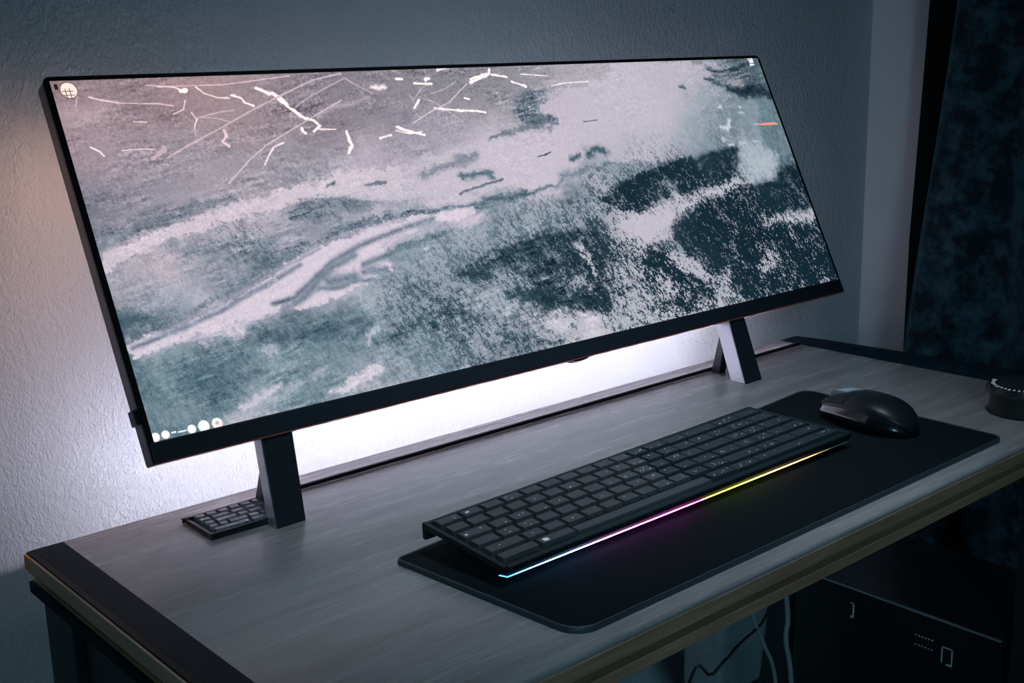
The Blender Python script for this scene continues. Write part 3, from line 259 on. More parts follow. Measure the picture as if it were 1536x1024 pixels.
POLYS=[((205,192,203),.85,.002,[(.0023,.5093),(.0329,.5412),(.0686,.5674),(.123,.6069),(.1739,.6208),(.2113,.6466),(.2782,.6726),(.3393,.6766),(.3275,.5809),(.2678,.5835),(.2235,.5971),(.1955,.5837),(.1429,.5649),(.1008,.5445),(.0596,.5143),(.0126,.4779),(-.0021,.4624)]),((95,106,119),.6,.003,[(.0041,.5738),(.034,.5907),(.0729,.6115),(.1176,.632),(.141,.6249),(.0978,.5918),(.0572,.5658),(.0181,.5358),(-.0003,.5265)]),((110,120,133),.55,.004,[(.0478,.5077),(.0715,.521),(.1119,.4999),(.1688,.4962),(.1713,.4414),(.1214,.4382),(.0775,.4677)]),((100,113,126),.8,.0015,[(.1867,.5622),(.2138,.5902),(.2508,.5975),(.3019,.5691),(.2645,.5553),(.2167,.5374),(.1945,.5352)]),((92,108,122),.85,.004,[(.0062,.2813),(.043,.3086),(.0963,.3494),(.1366,.391),(.1363,.4262),(.1813,.4554),(.2491,.5038),(.3201,.5204),(.3591,.5248),(.3567,.5056),(.3176,.5004),(.2563,.4862),(.2064,.4456),(.1586,.4027),(.0954,.3408),(.0421,.3003),(.0069,.2703)]),((207,195,208),.95,.0015,[(.0017,.2593),(.0361,.2762),(.0765,.3072),(.129,.3572),(.1666,.3992),(.2064,.4456),(.2545,.4705),(.317,.4955),(.3617,.504),(.4263,.5072),(.4232,.4835),(.3584,.4785),(.3197,.453),(.2878,.4328),(.289,.3624),(.2547,.3145),(.2152,.2898),(.1619,.2797),(.1117,.2702),(.0714,.2574),(.036,.2382),(.0037,.2188)]),((190,182,194),.75,.002,[(.5665,.8887),(.5482,.8224),(.5741,.7966),(.5009,.763),(.4128,.7139),(.3326,.6743),(.2651,.636),(.229,.6101),(.253,.5901),(.318,.5551),(.3583,.5271),(.4386,.5472),(.4998,.5701),(.5665,.6047),(.626,.6289),(.6657,.6015),(.7404,.5877),(.866,.6054),(.9392,.6089),(.9683,.8061),(.9288,.9683),(.8301,1.0055),(.7132,1.0089),(.6709,.9275)]),((112,134,144),.8,.05,[(.7458,.4896),(.8592,.5658),(.9133,.6022),(1.0373,.5097),(1.011,1.0088),(.9279,.9633),(.8357,.8005)]),((108,120,133),.7,.0025,[(.1881,.5573),(.207,.5864),(.2524,.5848),(.3081,.562),(.2743,.5412),(.2198,.5288)]),((125,142,155),.7,.0025,[(.2987,.3978),(.3153,.4285),(.3778,.4434),(.4566,.4392),(.526,.4482),(.5867,.4921),(.6439,.4922),(.5834,.4077),(.44,.318),(.3562,.2765),(.3556,.3297),(.3024,.3705)]),((35,58,70),.8,.004,[(.3657,.2912),(.4016,.3298),(.4629,.3646),(.5337,.379),(.5868,.3682),(.5817,.26),(.5565,.1663),(.5131,.237),(.4873,.2986),(.4336,.2714),(.3923,.2603)]),((35,58,70),.75,.004,[(.4243,.2032),(.4766,.2227),(.5403,.1798),(.5643,.0962),(.5275,.0937),(.466,.1479)]),((150,155,166),.6,.003,[(.6073,.4103),(.6349,.4337),(.65,.3411),(.6619,.2272),(.6295,.2728),(.61,.3341)]),((195,190,200),.75,.002,[(.4607,.1109),(.4974,.1287),(.506,.068),(.476,.0398),(.4594,.0722)]),((195,190,200),.75,.002,[(.5245,.1033),(.5573,.0624),(.5363,.0321),(.5211,.0502)]),((88,112,126),.6,.004,[(.1529,.1564),(.2078,.1999),(.2788,.2349),(.3149,.1842),(.3335,.1009),(.3084,.1326),(.2705,.1671),(.2006,.1381)]),((100,112,124),.85,.0012,[(.5239,.8369),(.5577,.8898),(.5684,.8581),(.5543,.8214),(.583,.795),(.5449,.7674),(.5239,.8051)]),((175,175,186),.7,.003,[(.7039,.2657),(.743,.1489),(.7582,.097),(.7119,.091),(.6799,.1495),(.6762,.2214)]),((150,158,168),.6,.004,[(.5678,.1194),(.6213,.1581),(.6605,.0928),(.6207,.0305),(.5556,.0386)]),((185,180,192),.85,.003,[(.6254,.3717),(.6699,.4046),(.715,.4304),(.7415,.4633),(.7806,.4377),(.8684,.4836),(.9068,.4632),(.7896,.4256),(.7449,.3867),(.7035,.2949),(.663,.2969),(.6391,.3342)]),((22,44,56),.9,.002,[(.601,.4748),(.6495,.5281),(.705,.5623),(.7621,.5893),(.7917,.6034),(.7986,.5451),(.8325,.5986),(.8794,.6146),(.88,.5364),(.8572,.4866),(.796,.4635),(.7488,.4427),(.7384,.51),(.7313,.544),(.7203,.515),(.7303,.4598),(.7002,.435),(.651,.4109),(.6227,.4485)]),((22,44,56),.9,.002,[(.7148,.3515),(.7798,.4332),(.8524,.4591),(.9478,.4493),(.9907,.369),(1.001,.2848),(.9419,.3145),(.9012,.2624),(.8358,.2314),(.7788,.1335),(.7569,.1157),(.7292,.1952),(.7088,.2638)]),((18,40,51),.9,.002,[(.773,.0676),(.8151,.1925),(.8775,.266),(.9645,.2647),(1.0007,.2143),(1.004,.0247),(.9399,-.0012),(.8677,.0126),(.7969,.0107)]),((15,36,47),.9,.002,[(.951,.4809),(.9999,.5087),(1.0156,.3614),(1.0121,.2735),(.9862,.3452),(.9576,.4341)]),((175,178,188),.8,.003,[(.9153,.3062),(.9887,.3242),(1.0116,.2914),(1.0062,.2426),(.9409,.2753)]),((130,145,156),.6,.003,[(.8394,.1194),(.8769,.1823),(.8957,.1316),(.8437,.0776)]),((18,40,51),.8,.002,[(.6607,.2824),(.6826,.2298),(.6935,.17),(.746,.1024),(.7306,.0757),(.6779,.1372),(.6509,.2208)]),((30,52,64),.8,.002,[(.6547,.0566),(.6986,.1059),(.7424,.0815),(.7505,.0328),(.6893,.018)]),((36,54,66),.9,.0015,[(.9117,.8691),(.9405,.8809),(.9973,.8615),(1.0051,.819),(.9596,.8277),(.9201,.848)]),((84,96,108),.7,.002,[(.8818,.9372),(.9643,.9603),(.9937,.9267),(.9641,.8885),(.895,.911)]),((170,182,190),.7,.006,[(.8612,.4759),(.8903,.595),(.934,.615),(.9689,.5645),(.9355,.4851),(.8985,.4508)]),((112,134,146),.6,.004,[(.0018,.1987),(.0313,.2278),(.0841,.2317),(.1416,.2468),(.228,.2447),(.3222,.2328),(.2937,.0082),(.1155,.0078),(-.0067,.0205)]),((70,97,111),.65,.01,[(.0323,.1645),(.0666,.2102),(.0968,.2045),(.1147,.1492),(.092,.0843),(.066,.0568),(.0331,.0995)]),((78,102,116),.65,.004,[(.1458,.2098),(.2411,.2003),(.2332,.1533),(.1752,.1705),(.1359,.1944)]),((180,180,192),.55,.003,[(.0617,.016),(.1207,.0551),(.1655,.0849),(.1811,.0896),(.1269,.0376),(.0751,-.0018)]),((207,197,209),.8,.0015,[(.1916,.0104),(.2051,.0494),(.2393,.0698),(.2142,.0319)]),((180,185,196),.7,.002,[(.1245,.1835),(.1353,.189),(.1393,.1695),(.1283,.1619)])]
MARKS=[(.0028,.974,.0062,.991,(22,26,34)),(.017,.011,.0215,.0165,(225,235,240)),(.023,.009,.0305,.0135,(215,228,232)),(.0115,.945,.0122,.978,(120,80,70)),(.0155,.945,.0162,.978,(120,80,70)),(.0085,.968,.0195,.97,(120,80,70)),(.0085,.956,.0195,.958,(120,80,70))]
def value_noise(rng,x,y):
    xi=np.floor(x).astype(np.int64);yi=np.floor(y).astype(np.int64)
    fx=x-xi;fy=y-yi;fx=fx*fx*(3-2*fx);fy=fy*fy*(3-2*fy)
    t=rng.random(4096)*2-1
    def h(a,b):
        n=(a*374761393+b*668265263)&0xffffffff
        n=((n^(n>>13))*1274126177)&0xffffffff
        return t[(n^(n>>16))&4095]
    return (h(xi,yi)*(1-fx)+h(xi+1,yi)*fx)*(1-fy)+(h(xi,yi+1)*(1-fx)+h(xi+1,yi+1)*fx)*fy
def fbm(rng,x,y,octs,gain=.6):
    s=0;a=1;n=0
    for k in range(octs):
        s=s+a*value_noise(rng,x*2**k+17*k,y*2**k+5*k);n+=a*a;a*=gain
    return s/math.sqrt(n)*1.6
def wallpaper(NX,NY):
    """aerial landscape picture shown by the screen, as an RGB array (NY,NX,3)"""
    rng=np.random.default_rng(7)
    W,H=.9905,.329
    U,V=np.meshgrid((np.arange(NX)+.5)/NX,(np.arange(NY)+.5)/NY)
    X=U*W;Y=V*H
    # warp the coordinates a little so borders are ragged
    wx=X+.006*fbm(rng,X*45,Y*60,4)+.0022*fbm(rng,X*260,Y*260,3)
    wy=Y+.0045*fbm(rng,X*50,Y*70,4)+.002*fbm(rng,X*260,Y*260,3)
    S=np.array([(s[0]*W,s[1]*H)+tuple(s[2:]) for s in SAMPLES],float)
    d=np.sqrt(((S[:,None,:2]-S[None,:,:2])**2).sum(2));d.sort(axis=1)
    sg=np.clip(d[:,2]*.55,.006,.045)
    num=np.zeros((NY,NX,3));den=np.zeros((NY,NX))+1e-9
    for i in range(len(S)):
        r2=((wx-S[i,0])**2+((wy-S[i,1])*1.25)**2)/sg[i]**2
        w=np.exp(-.5*r2)+1e-4/(1+r2)**1.5
        w/=sg[i]
        num+=w[...,None]*S[i,2:];den+=w
    img=num/den[...,None]
    A=np.array([(s[0]*W,s[1]*H,s[2]) for s in AMPS],float)
    num=0;den=1e-9
    for a in A:
        w=1/(((X-a[0])**2+(Y-a[1])**2)+2e-4)**1.7
        num=num+w*a[2];den=den+w
    amp=num/den
    # strokes under the grain
    def line(w,col,nz,pts,soft):
        nonlocal img
        pts=[(a*W,b*H) for a,b in pts]
        q=nz/20.
        PX=X*(1-q)+wx*q if nz else X; PY=Y*(1-q)+wy*q if nz else Y
        lo=(min(p[0] for p in pts)-4*w-.02,min(p[1] for p in pts)-4*w-.02);hi=(max(p[0] for p in pts)+4*w+.02,max(p[1] for p in pts)+4*w+.02)
        i0,i1=[int(np.clip(v/W*NX,0,NX)) for v in (lo[0],hi[0])];j0,j1=[int(np.clip(v/H*NY,0,NY)) for v in (lo[1],hi[1])]
        if i1<=i0 or j1<=j0:return
        px=PX[j0:j1,i0:i1];py=PY[j0:j1,i0:i1];D=np.full(px.shape,9.)
        for (ax,ay),(bx,by) in zip(pts[:-1],pts[1:]):
            L2=(bx-ax)**2+(by-ay)**2+1e-12
            t=np.clip(((px-ax)*(bx-ax)+(py-ay)*(by-ay))/L2,0,1)
            D=np.minimum(D,np.hypot(px-ax-t*(bx-ax),py-ay-t*(by-ay)))
        if nz: m=np.exp(-(D/(w*.62))**2)*.9
        else:
            D=D*(1+.28*fbm(rng,px*220,py*220,2)); m=np.clip((w*.5+.0004-D)/.0008,0,1)
        sub=img[j0:j1,i0:i1];img[j0:j1,i0:i1]=sub+(np.array(col,float)-sub)*m[...,None]
    edge=fbm(rng,X*70,Y*110,5,.7)*.0035+fbm(rng,X*380,Y*380,2,.8)*.0018
    for col,al,soft,pts in POLYS:
        pts=[(a*W,b*H) for a,b in pts]
        inside=np.zeros(X.shape,bool);D=np.full(X.shape,9.)
        for (ax,ay),(bx,by) in zip(pts,pts[1:]+pts[:1]):
            t=np.clip(((X-ax)*(bx-ax)+(Y-ay)*(by-ay))/((bx-ax)**2+(by-ay)**2+1e-12),0,1)
            D=np.minimum(D,np.hypot(X-ax-t*(bx-ax),Y-ay-t*(by-ay)))
            if ay!=by: inside^=((ay>Y)!=(by>Y))&(X<(bx-ax)*(Y-ay)/(by-ay)+ax)
        sd=np.where(inside,D,-D)+edge*min(1.6,.6+soft*150)
        m=np.clip(.5+sd/soft/2,0,1);m=m*m*(3-2*m)*al
        img=img+(np.array(col,float)-img)*m[...,None]
    for s in STROKES:
        if s[2]: line(*s,1)
    # grain: streaks along the valley to the left, steep slope streaks in the mountains
    c,s_=math.cos(.14),math.sin(.14)
    a=(X*c+Y*s_);b=(-X*s_+Y*c)
    streak=fbm(rng,a*60,b*330,5,.75)
    c,s_=math.cos(-1.15),math.sin(-1.15)
    a2=(X*c+Y*s_);b2=(-X*s_+Y*c)
    slope=fbm(rng,a2*150,b2*330,5,.85)
    fine=fbm(rng,X*520,Y*520,2,.9)
    mt=np.clip((U-.42)/.25,0,1)*np.clip((.8-V+.25*(U-.6))/.2,0,1)
    lum=img.mean(2); blot=np.clip(.75+.55*fbm(rng,X*38,Y*55,3),.25,1.5)
    g=streak*.8+fine*.6
    img=img+(g*amp*(1-mt)*blot*(1.35*np.exp(-((lum-100)/62)**2)+.18))[...,None]*np.array([1,.97,.95])
    # snow and rock: the local brightness sets how much of the ground is speckled with snow
    nz=slope*1.15+fine*1.0+.6*fbm(rng,a2*26,b2*50,3)
    share=np.clip((lum-36)/168,.055,.985)
    thr=np.log(share/(1-share))*.52
    mk=np.clip(.5+(thr-nz)/.5,0,1); mk=mk*mk*(3-2*mk)
    sp=np.array([12,33,44.])+(np.array([186,184,194.])-np.array([12,33,44.]))*mk[...,None]
    wgt=(np.clip(amp/62,0,1)*mt*.78+(1-mt)*np.clip((amp-16)/40,0,.3)+.16*np.exp(-((lum-110)/45)**2)*np.clip(.55-V,0,.3)/.3)
    wgt=np.clip(wgt,0,.9)*(lum<182)
    img=img+(sp-img)*wgt[...,None]
    img+=(fine*4)[...,None]
    for s in STROKES:
        if not s[2]: line(*s,0)
    for u,v,r,col in DISCS:
        m=np.clip((r-np.hypot(X-u*W,Y-v*H))/.0007+.5,0,1)[...,None]
        img=img*(1-m)+np.array(col,float)*m
    for x0,y0,x1,y1,col in MARKS:
        m=((U>x0)&(U<x1)&(V>y0)&(V<y1))[...,None]
        img=img*(1-m)+np.array(col,float)*m
    return np.clip(img,4,255)
# ---------------------------------------------------------------- monitor
MX,MY,MZ,MH,MT=.0893,-.0719,.0728,.3514,.45512
mon=thing('monitor','very wide black computer monitor tilted back, showing an aerial mountain landscape','monitor',(MX+.5,MY,0))
Rm=Matrix(((1,0,0),(0,math.sin(MT),-math.cos(MT)),(0,math.cos(MT),math.sin(MT)))).to_4x4()
# local frame: x along the bottom edge, y up the screen, z out of the screen
FR=Matrix.Translation((MX,MY,MZ))@Rm
def mobj(name,bm,m,parent=None,local=True,**k):
    if local: bmesh.ops.transform(bm,matrix=FR,verts=bm.verts)
    o=obj(name,bm,m,**k); q=parent or mon; o.parent=q; o.matrix_parent_inverse=Matrix.Translation((-MX-.5,-MY,0)); return o
TH=.017
bm=bmesh.new(); ring=rounded([(.0005,.0005),(.9995,.0005),(.9995,MH-.0003),(.0005,MH-.0003)],[.002,.002,.008,.008])
prism(bm,[(p.x,p.y,-.0015) for p in ring],(0,0,-TH+.0015)); mobj('housing',bm,M['side_metal'],smooth=True,label='grey housing behind the black frame')
SX0,SX1,SY0,SY1=.006,.9965,.0185,.3475
bm=bmesh.new(); ring=rounded([(0,0),(1,0),(1,MH),(0,MH)],[.0015,.0015,.008,.008])
out=[(p.x,p.y) for p in ring]; inn=[(min(max(x,SX0),SX1),min(max(y,SY0),SY1)) for x,y in out]
fo=[bm.verts.new((x,y,0)) for x,y in out]; fi=[bm.verts.new((x,y,0)) for x,y in inn]; bo=[bm.verts.new((x,y,-.003)) for x,y in out]
for i in range(len(out)):
    j=(i+1)%len(out); bm.faces.new((fo[i],fo[j],fi[j],fi[i])); bm.faces.new((bo[i],bo[j],fo[j],fo[i]))
bmesh.ops.remove_doubles(bm,verts=bm.verts,dist=1e-6)
mobj('bezel',bm,M['bezel'])
mobj('chin',nbox(.0015,.9985,.0008,SY0-.0006,-.002,.0012,bev=.0006),M['chin'],label='dark blue-grey lower frame bar')
mobj('trim_line',nbox(.002,.998,-.0006,.0007,-.004,.0002),M['red'],label='thin reddish line under the lower frame bar')
bm=bmesh.new(); prism(bm,[(.4995+.0135*math.cos(a),.0012-.0042*math.sin(a)**.8 if math.sin(a)>0 else .0012,-.002) for a in [math.pi*k/12 for k in range(13)]],(0,0,-.009))
mobj('sensor_button',bm,M['bezel'],smooth=True,label='small rounded black button under the middle of the frame')
mobj('side_clip',nbox(-.0042,.0012,.036,.0495,-.0125,-.001,bev=.0008),M['bezel'],label='small black clip on the left side')
# screen: dense grid carrying the picture
NX,NY=1300,440
img=wallpaper(NX,NY)
xs=np.linspace(SX0,SX1,NX+1); ys=np.linspace(SY0,SY1,NY+1)
GX,GY=np.meshgrid(xs,ys); co=np.stack([GX,GY,np.full(GX.shape,-.0005)],-1).reshape(-1,3)
Fm=np.array(FR); co=co@Fm[:3,:3].T+Fm[:3,3]
me=bpy.data.meshes.new('screen'); nv=(NX+1)*(NY+1); nf=NX*NY
me.vertices.add(nv); me.vertices.foreach_set('co',co.ravel())
ii,jj=np.meshgrid(np.arange(NX),np.arange(NY)); a=(jj*(NX+1)+ii).ravel()
q=np.stack([a,a+1,a+NX+2,a+NX+1],1)
me.loops.add(nf*4); me.loops.foreach_set('vertex_index',q.ravel().astype(np.int32))
me.polygons.add(nf); me.polygons.foreach_set('loop_start',np.arange(0,nf*4,4,dtype=np.int32))
me.update(calc_edges=True)
ca=me.color_attributes.new('picture','BYTE_COLOR','CORNER')
px=np.concatenate([img.reshape(-1,3)/255.,np.ones((nf,1))],1)
ca.data.foreach_set('color_srgb',np.repeat(px,4,axis=0).ravel().astype(np.float32))
sm=bpy.data.materials.new('lit_screen'); sm.use_nodes=True; b=sm.node_tree.nodes['Principled BSDF']
at=sm.node_tree.nodes.new('ShaderNodeVertexColor'); at.layer_name='picture'
b.inputs['Base Color'].default_value=(.01,.01,.01,1); b.inputs['Roughness'].default_value=.35
sm.node_tree.links.new(at.outputs['Color'],b.inputs['Emission Color']); b.inputs['Emission Strength'].default_value=SCREEN_E
sm.cycles.emission_sampling='NONE'
me.materials.append(sm)
scr=bpy.data.objects.new('screen',me); COL.objects.link(scr); scr.parent=mon; scr.matrix_parent_inverse=Matrix.Translation((-MX-.5,-MY,0))
scr['label']='lit screen picture of snowy mountains, a pale lake and winding river bands'
# LED strips glued to the back
mobj('backlight_strip',nbox(.03,.97,.022,.030,-TH-.0022,-TH),M['led'],label='white LED strip along the lower back')
mobj('backlight_strip',nbox(.004,.012,.07,.30,-TH-.0022,-TH),M['led_warm'],label='warm LED strip along the left back edge')
# stand: two leaning legs, each with a rear brace
k=MZ/math.cos(MT); YB=MY-k*math.sin(MT)
for x0,x1,X0,X1,dp in ((.1795,.2095,.1915,.2235,.0155),(.8315,.8645,.8445,.8745,.0235)):
    t=.045; yt=MY+t*math.sin(MT); zt=MZ+t*math.cos(MT)
    f=1+t/k
    bm=bmesh.new(); e=.0006
    hexa(bm,[(x0,YB,0),(x1,YB,0),(x1,YB+dp,0),(x0,YB+dp,0),
             (x0+(X0-x0)*f,yt+.0,zt),(x1+(X1-x1)*f,yt,zt),(x1+(X1-x1)*f,yt+dp,zt),(x0+(X0-x0)*f,yt+dp,zt)],bev=.0012,mi=0)
    # pull the leg just behind the frame
    bmesh.ops.translate(bm,vec=(0,.0035,0),verts=[v for v in bm.verts if v.co.z>.04])
    for fc in bm.faces:
        if fc.normal.x<-.8: fc.material_index=1
    bm.normal_update()
    for fc in bm.faces:
        if fc.normal.x<-.8 or fc.normal.x>.8: fc.material_index=1
    lg=mobj('stand_leg',bm,[M['leg'],M['silver']],local=False,label='black leg with silver sides')
    bm=bmesh.new(); xc=(x0+x1)/2+.004 if x0>.5 else x1-.010
    hexa(bm,[(xc-.004,-.053,0),(xc+.008,-.053,0),(xc+.008,-.040,0),(xc-.004,-.040,0),
             (xc-.002,YB+dp+.022,.060),(xc+.010,YB+dp+.022,.060),(xc+.010,YB+dp+.030,.064),(xc-.002,YB+dp+.030,.064)],bev=.0008)
    mobj('brace',bm,M['leg'],parent=mon,local=False)
mobj('mount_arm',nbox(.085,.15,.03,.12,-TH-.012,-TH),M['leg'])
mobj('mount_arm',nbox(.735,.80,.03,.12,-TH-.012,-TH),M['leg'])
# ---------------------------------------------------------------- small keypad behind the left leg
kp=thing('keypad','small black keypad with pale shiny keys lying behind the left monitor leg','keypad',(.165,-.062,0))
A,B,C,D=Vector((.1265,-.0905)),Vector((.203,-.0923)),Vector((.203,-.0385)),Vector((.1275,-.0385))
def bil(u,v,P=(A,B,C,D)):
    return (P[0]*(1-u)+P[1]*u)*(1-v)+(P[3]*(1-u)+P[2]*u)*v
def kobj(par,*a,**k):
    o=obj(*a,**k); o.parent=par; o.matrix_parent_inverse=Matrix.Translation(-par.location); return o
def tile(u0,u1,v0,v1,z0,z1,P,ins=0,bev=.0004,bm=None,zf=None,mi=0):
    bm=bm or bmesh.new(); pts=[]
    for zi,z in enumerate((z0,z1)):
        for u,v,sx,sy in ((u0,v0,1,1),(u1,v0,-1,1),(u1,v1,-1,-1),(u0,v1,1,-1)):
            p=bil(u,v,P); off=zf(u,v) if zf else 0
            pts.append((p[0]+(sx*ins if zi else 0),p[1]+(sy*ins if zi else 0),off+z))
    hexa(bm,pts,bev=bev,mi=mi); return bm
KPP=(A,B,C,D)
kobj(kp,'case',tile(0,1,0,1,.0002,.0035,KPP,bev=.0008),M['keypad'])
bm=bmesh.new(); tile(0,1,.95,1,.003,.0058,KPP,bm=bm); tile(0,1,0,.04,.003,.0058,KPP,bm=bm); tile(0,.03,.0,1,.003,.005,KPP,bm=bm); kobj(kp,'rim',bm,M['keypad'])
rows=[(.07,.2,[3.2,2,1]),(.24,.38,[1,1,2,1.2,1,1]),(.42,.56,[1,2,1,1.3,1]),(.60,.74,[1,1.6,1.2,1,1]),(.78,.92,[1,1,1,1,1,1])]
for v0,v1,ws in rows:
    tot=sum(ws);u=.07
    for w in ws:
        u2=u+w/tot*.9
        kobj(kp,'key',tile(u+.012,u2-.012,v0,v1,.0035,.0068,KPP,ins=.0006),M['padkey']); u=u2
# ---------------------------------------------------------------- desk mat
MT_=.0042
mp=thing('desk_mat','large black cloth desk mat with rounded corners under the keyboard and mouse','desk mat',(.53,-.32,0))
cor=[(.2290,-.4335),(.8420,-.4290),(.8500,-.1800),(.2122,-.2405)]
ring=rounded(cor,[.022,.012,.018,.004])
bm=bmesh.new(); prism(bm,[(p.x,p.y,.0002) for p in ring],(0,0,MT_))
o=kobj(mp,'cloth',bm,M['mat'],smooth=True)
bm=bmesh.new(); c=Vector((.53,-.32)); 
ro=[bm.verts.new((p.x,p.y,.0002)) for p in [c+(q-c)*1.0025 for q in ring]]; n=len(ro)
r2=[bm.verts.new((v.co.x,v.co.y,MT_-.0006)) for v in ro]
r3=[bm.verts.new((c.x+(v.co.x-c.x)*.9965,c.y+(v.co.y-c.y)*.992,MT_+.0011)) for v in ro]
r4=[bm.verts.new((c.x+(v.co.x-c.x)*.994,c.y+(v.co.y-c.y)*.984,MT_)) for v in ro]
for a_,b_ in ((ro,r2),(r2,r3),(r3,r4)):
    for i in range(n): bm.faces.new((a_[i],a_[(i+1)%n],b_[(i+1)%n],b_[i]))
kobj(mp,'stitched_edge',bm,M['stitch'],smooth='all',label='slightly lighter raised edge of the mat')
# ---------------------------------------------------------------- keyboard
MB_=MT_+.0006
kb=thing('keyboard','black computer keyboard with a rainbow light line under its front edge, on the desk mat','keyboard',(.46,-.29,MT_))
KP=(Vector((.2390,-.3425)),Vector((.7050,-.3385)),Vector((.6800,-.2290)),Vector((.2335,-.2475)))
def kz(u,v): return .0205+.0105*v-.001*u*v
def kadd(name,bm,m,**k): return kobj(kb,name,bm,m,**k)
bm=tile(0,1,0,1,-.0042,-.0022,KP,bev=.0006,zf=kz); kadd('case',bm,M['case'],smooth=True)
bm=tile(.0,1,.955,1.0,-.0135,.0002,KP,bev=.0012,zf=kz); kadd('back_rail',bm,M['case'],smooth=True)
bm=tile(0,.010,0,1,-.0040,.0006,KP,bev=.0010,zf=kz); kadd('side_rail',bm,M['case'],smooth=True)
bm=tile(.985,1,0,.95,-.0060,.0004,KP,bev=.0015,zf=kz); kadd('side_rail',bm,M['case'],smooth=True)
bm=tile(0,1,0,.07,-.0060,-.0008,KP,bev=.0012,zf=kz); kadd('front_rail',bm,M['case'],smooth=True)
# tray under the case, glow line along its front, feet
bm=bmesh.new(); hexa(bm,[(.300,-.334,MB_),(.69,-.331,MB_),(.68,-.28,MB_),(.300,-.29,MB_),(.290,-.3365,.0165),(.698,-.333,.0165),(.68,-.27,.021),(.290,-.28,.021)]); kadd('tray',bm,M['bevel'])
bm=bmesh.new(); hexa(bm,[(.262,-.262,MB_),(.276,-.262,MB_),(.276,-.254,MB_),(.262,-.254,MB_),(.264,-.262,.021),(.275,-.262,.021),(.275,-.252,.023),(.264,-.252,.023)],bev=.0006); ft=kadd('foot',bm,M['matte'])
bm=nbox(.2570,.2680,-.266,-.2565,MB_,MB_+.0060,bev=.0016); t_=kobj(kb,'rubber_tip',bm,M['foot'],label='white rubber tip'); t_.parent=ft; t_.matrix_parent_inverse=Matrix.Translation(-kb.location)
bm=bmesh.new(); hexa(bm,[(.64,-.262,MB_),(.654,-.262,MB_),(.654,-.254,MB_),(.64,-.254,MB_),(.64,-.262,.021),(.652,-.262,.021),(.652,-.252,.023),(.64,-.252,.023)],bev=.0006); kadd('foot',bm,M['matte'])
gm=bpy.data.materials.new('rainbow_light'); gm.use_nodes=True; nt=gm.node_tree; b=nt.nodes['Principled BSDF']
tc=nt.nodes.new('ShaderNodeTexCoord'); sp=nt.nodes.new('ShaderNodeSeparateXYZ'); nt.links.new(tc.outputs['Object'],sp.inputs[0])
mr=nt.nodes.new('ShaderNodeMapRange'); mr.inputs['From Min'].default_value=.236; mr.inputs['From Max'].default_value=.705; nt.links.new(sp.outputs[0],mr.inputs['Value'])
cr=nt.nodes.new('ShaderNodeValToRGB'); els=cr.color_ramp.elements
stops=[(0,(.05,.35,1)),(.06,(.15,.5,1)),(.17,(.25,.45,1)),(.24,(.95,.35,1)),(.36,(1,.12,.85)),(.44,(1,.10,.72)),(.50,(1,.06,.35)),(.525,(.75,.7,.05)),(.62,(.85,.95,.05)),(.72,(1,.75,.15)),(.80,(1,.45,.18)),(.88,(.5,.4,.1)),(.93,(.03,.05,.06))]
while len(els)<len(stops): els.new(.5)
for e_,(p_,c_) in zip(els,stops): e_.position=p_; e_.color=(*c_,1)
sr=nt.nodes.new('ShaderNodeValToRGB'); e2=sr.color_ramp.elements
s2=[(0,.12),(.08,.25),(.16,.9),(.24,.7),(.33,.8),(.44,1.0),(.50,.5),(.53,.35),(.62,.5),(.74,.45),(.82,.3),(.88,.06),(.95,.02)]
while len(e2)<len(s2): e2.new(.5)
for e_,(p_,v_) in zip(e2,s2): e_.position=p_; e_.color=(v_,v_,v_,1)
nt.links.new(mr.outputs[0],cr.inputs[0]); nt.links.new(mr.outputs[0],sr.inputs[0])
mu=nt.nodes.new('ShaderNodeMath'); mu.operation='MULTIPLY'; mu.inputs[1].default_value=GLOW_E; nt.links.new(sr.outputs[0],mu.inputs[0])
nt.links.new(cr.outputs[0],b.inputs['Emission Color']); nt.links.new(mu.outputs[0],b.inputs['Emission Strength']); b.inputs['Base Color'].default_value=(.2,.2,.2,1)
bm=bmesh.new()
def strip(pts,h,w):
    for p,q in zip(pts[:-1],pts[1:]):
        d=(Vector(q)-Vector(p)); n_=Vector((-d.y,d.x,0)).normalized()*w
        hexa(bm,[Vector(p),Vector(q),Vector(q)+n_,Vector(p)+n_,Vector(p)+Vector((0,0,h)),Vector(q)+Vector((0,0,h)),Vector(q)+n_+Vector((0,0,h)),Vector(p)+n_+Vector((0,0,h))])
strip([(.2405,-.3345,.0112),(.2432,-.3415,.0112),(.47,-.3402,.0112),(.6995,-.3380,.0112)],.0006,.0008)
kadd('light_line',bm,gm,label='glowing line running from blue through pink to yellow')
bm=bmesh.new(); hexa(bm,[(.242,-.3405,.0126),(.703,-.3372,.0126),(.703,-.31,.0126),(.242,-.31,.0126),(.242,-.3405,.0145),(.703,-.3372,.0145),(.703,-.31,.0165),(.242,-.31,.0165)]); kadd('light_bar',bm,M['bevel'])
rows=[ # v0,v1,[widths]  negative = gap, key kinds marked by tuples (width, look)
 (.83,.95,[1.15]+[1]*10+[1.25,1.25,2.1,(1.6,1),1.4]),
 (.675,.81,[1.0]+[1]*11+[1.15,1.15,1.3,1.4,(1.6,1),1.6]),
 (.52,.655,[1.45]+[1]*10+[1.1,1.1,2.0,1.2,1.2,1.9]),
 (.365,.50,[1.2]+[1]*10+[1.1,1.5,(1.5,1),1.2,1.2,1.2,1.2]),
 (.215,.345,[1.75]+[1]*9+[1.2,1.3,2.3,1.2,1.2,1.9]),
 (.075,.195,[1.75,(1.7,2),(7.2,3),(1.5,1),(1.5,1),4.2,1.1])]
rk=random.Random(11)
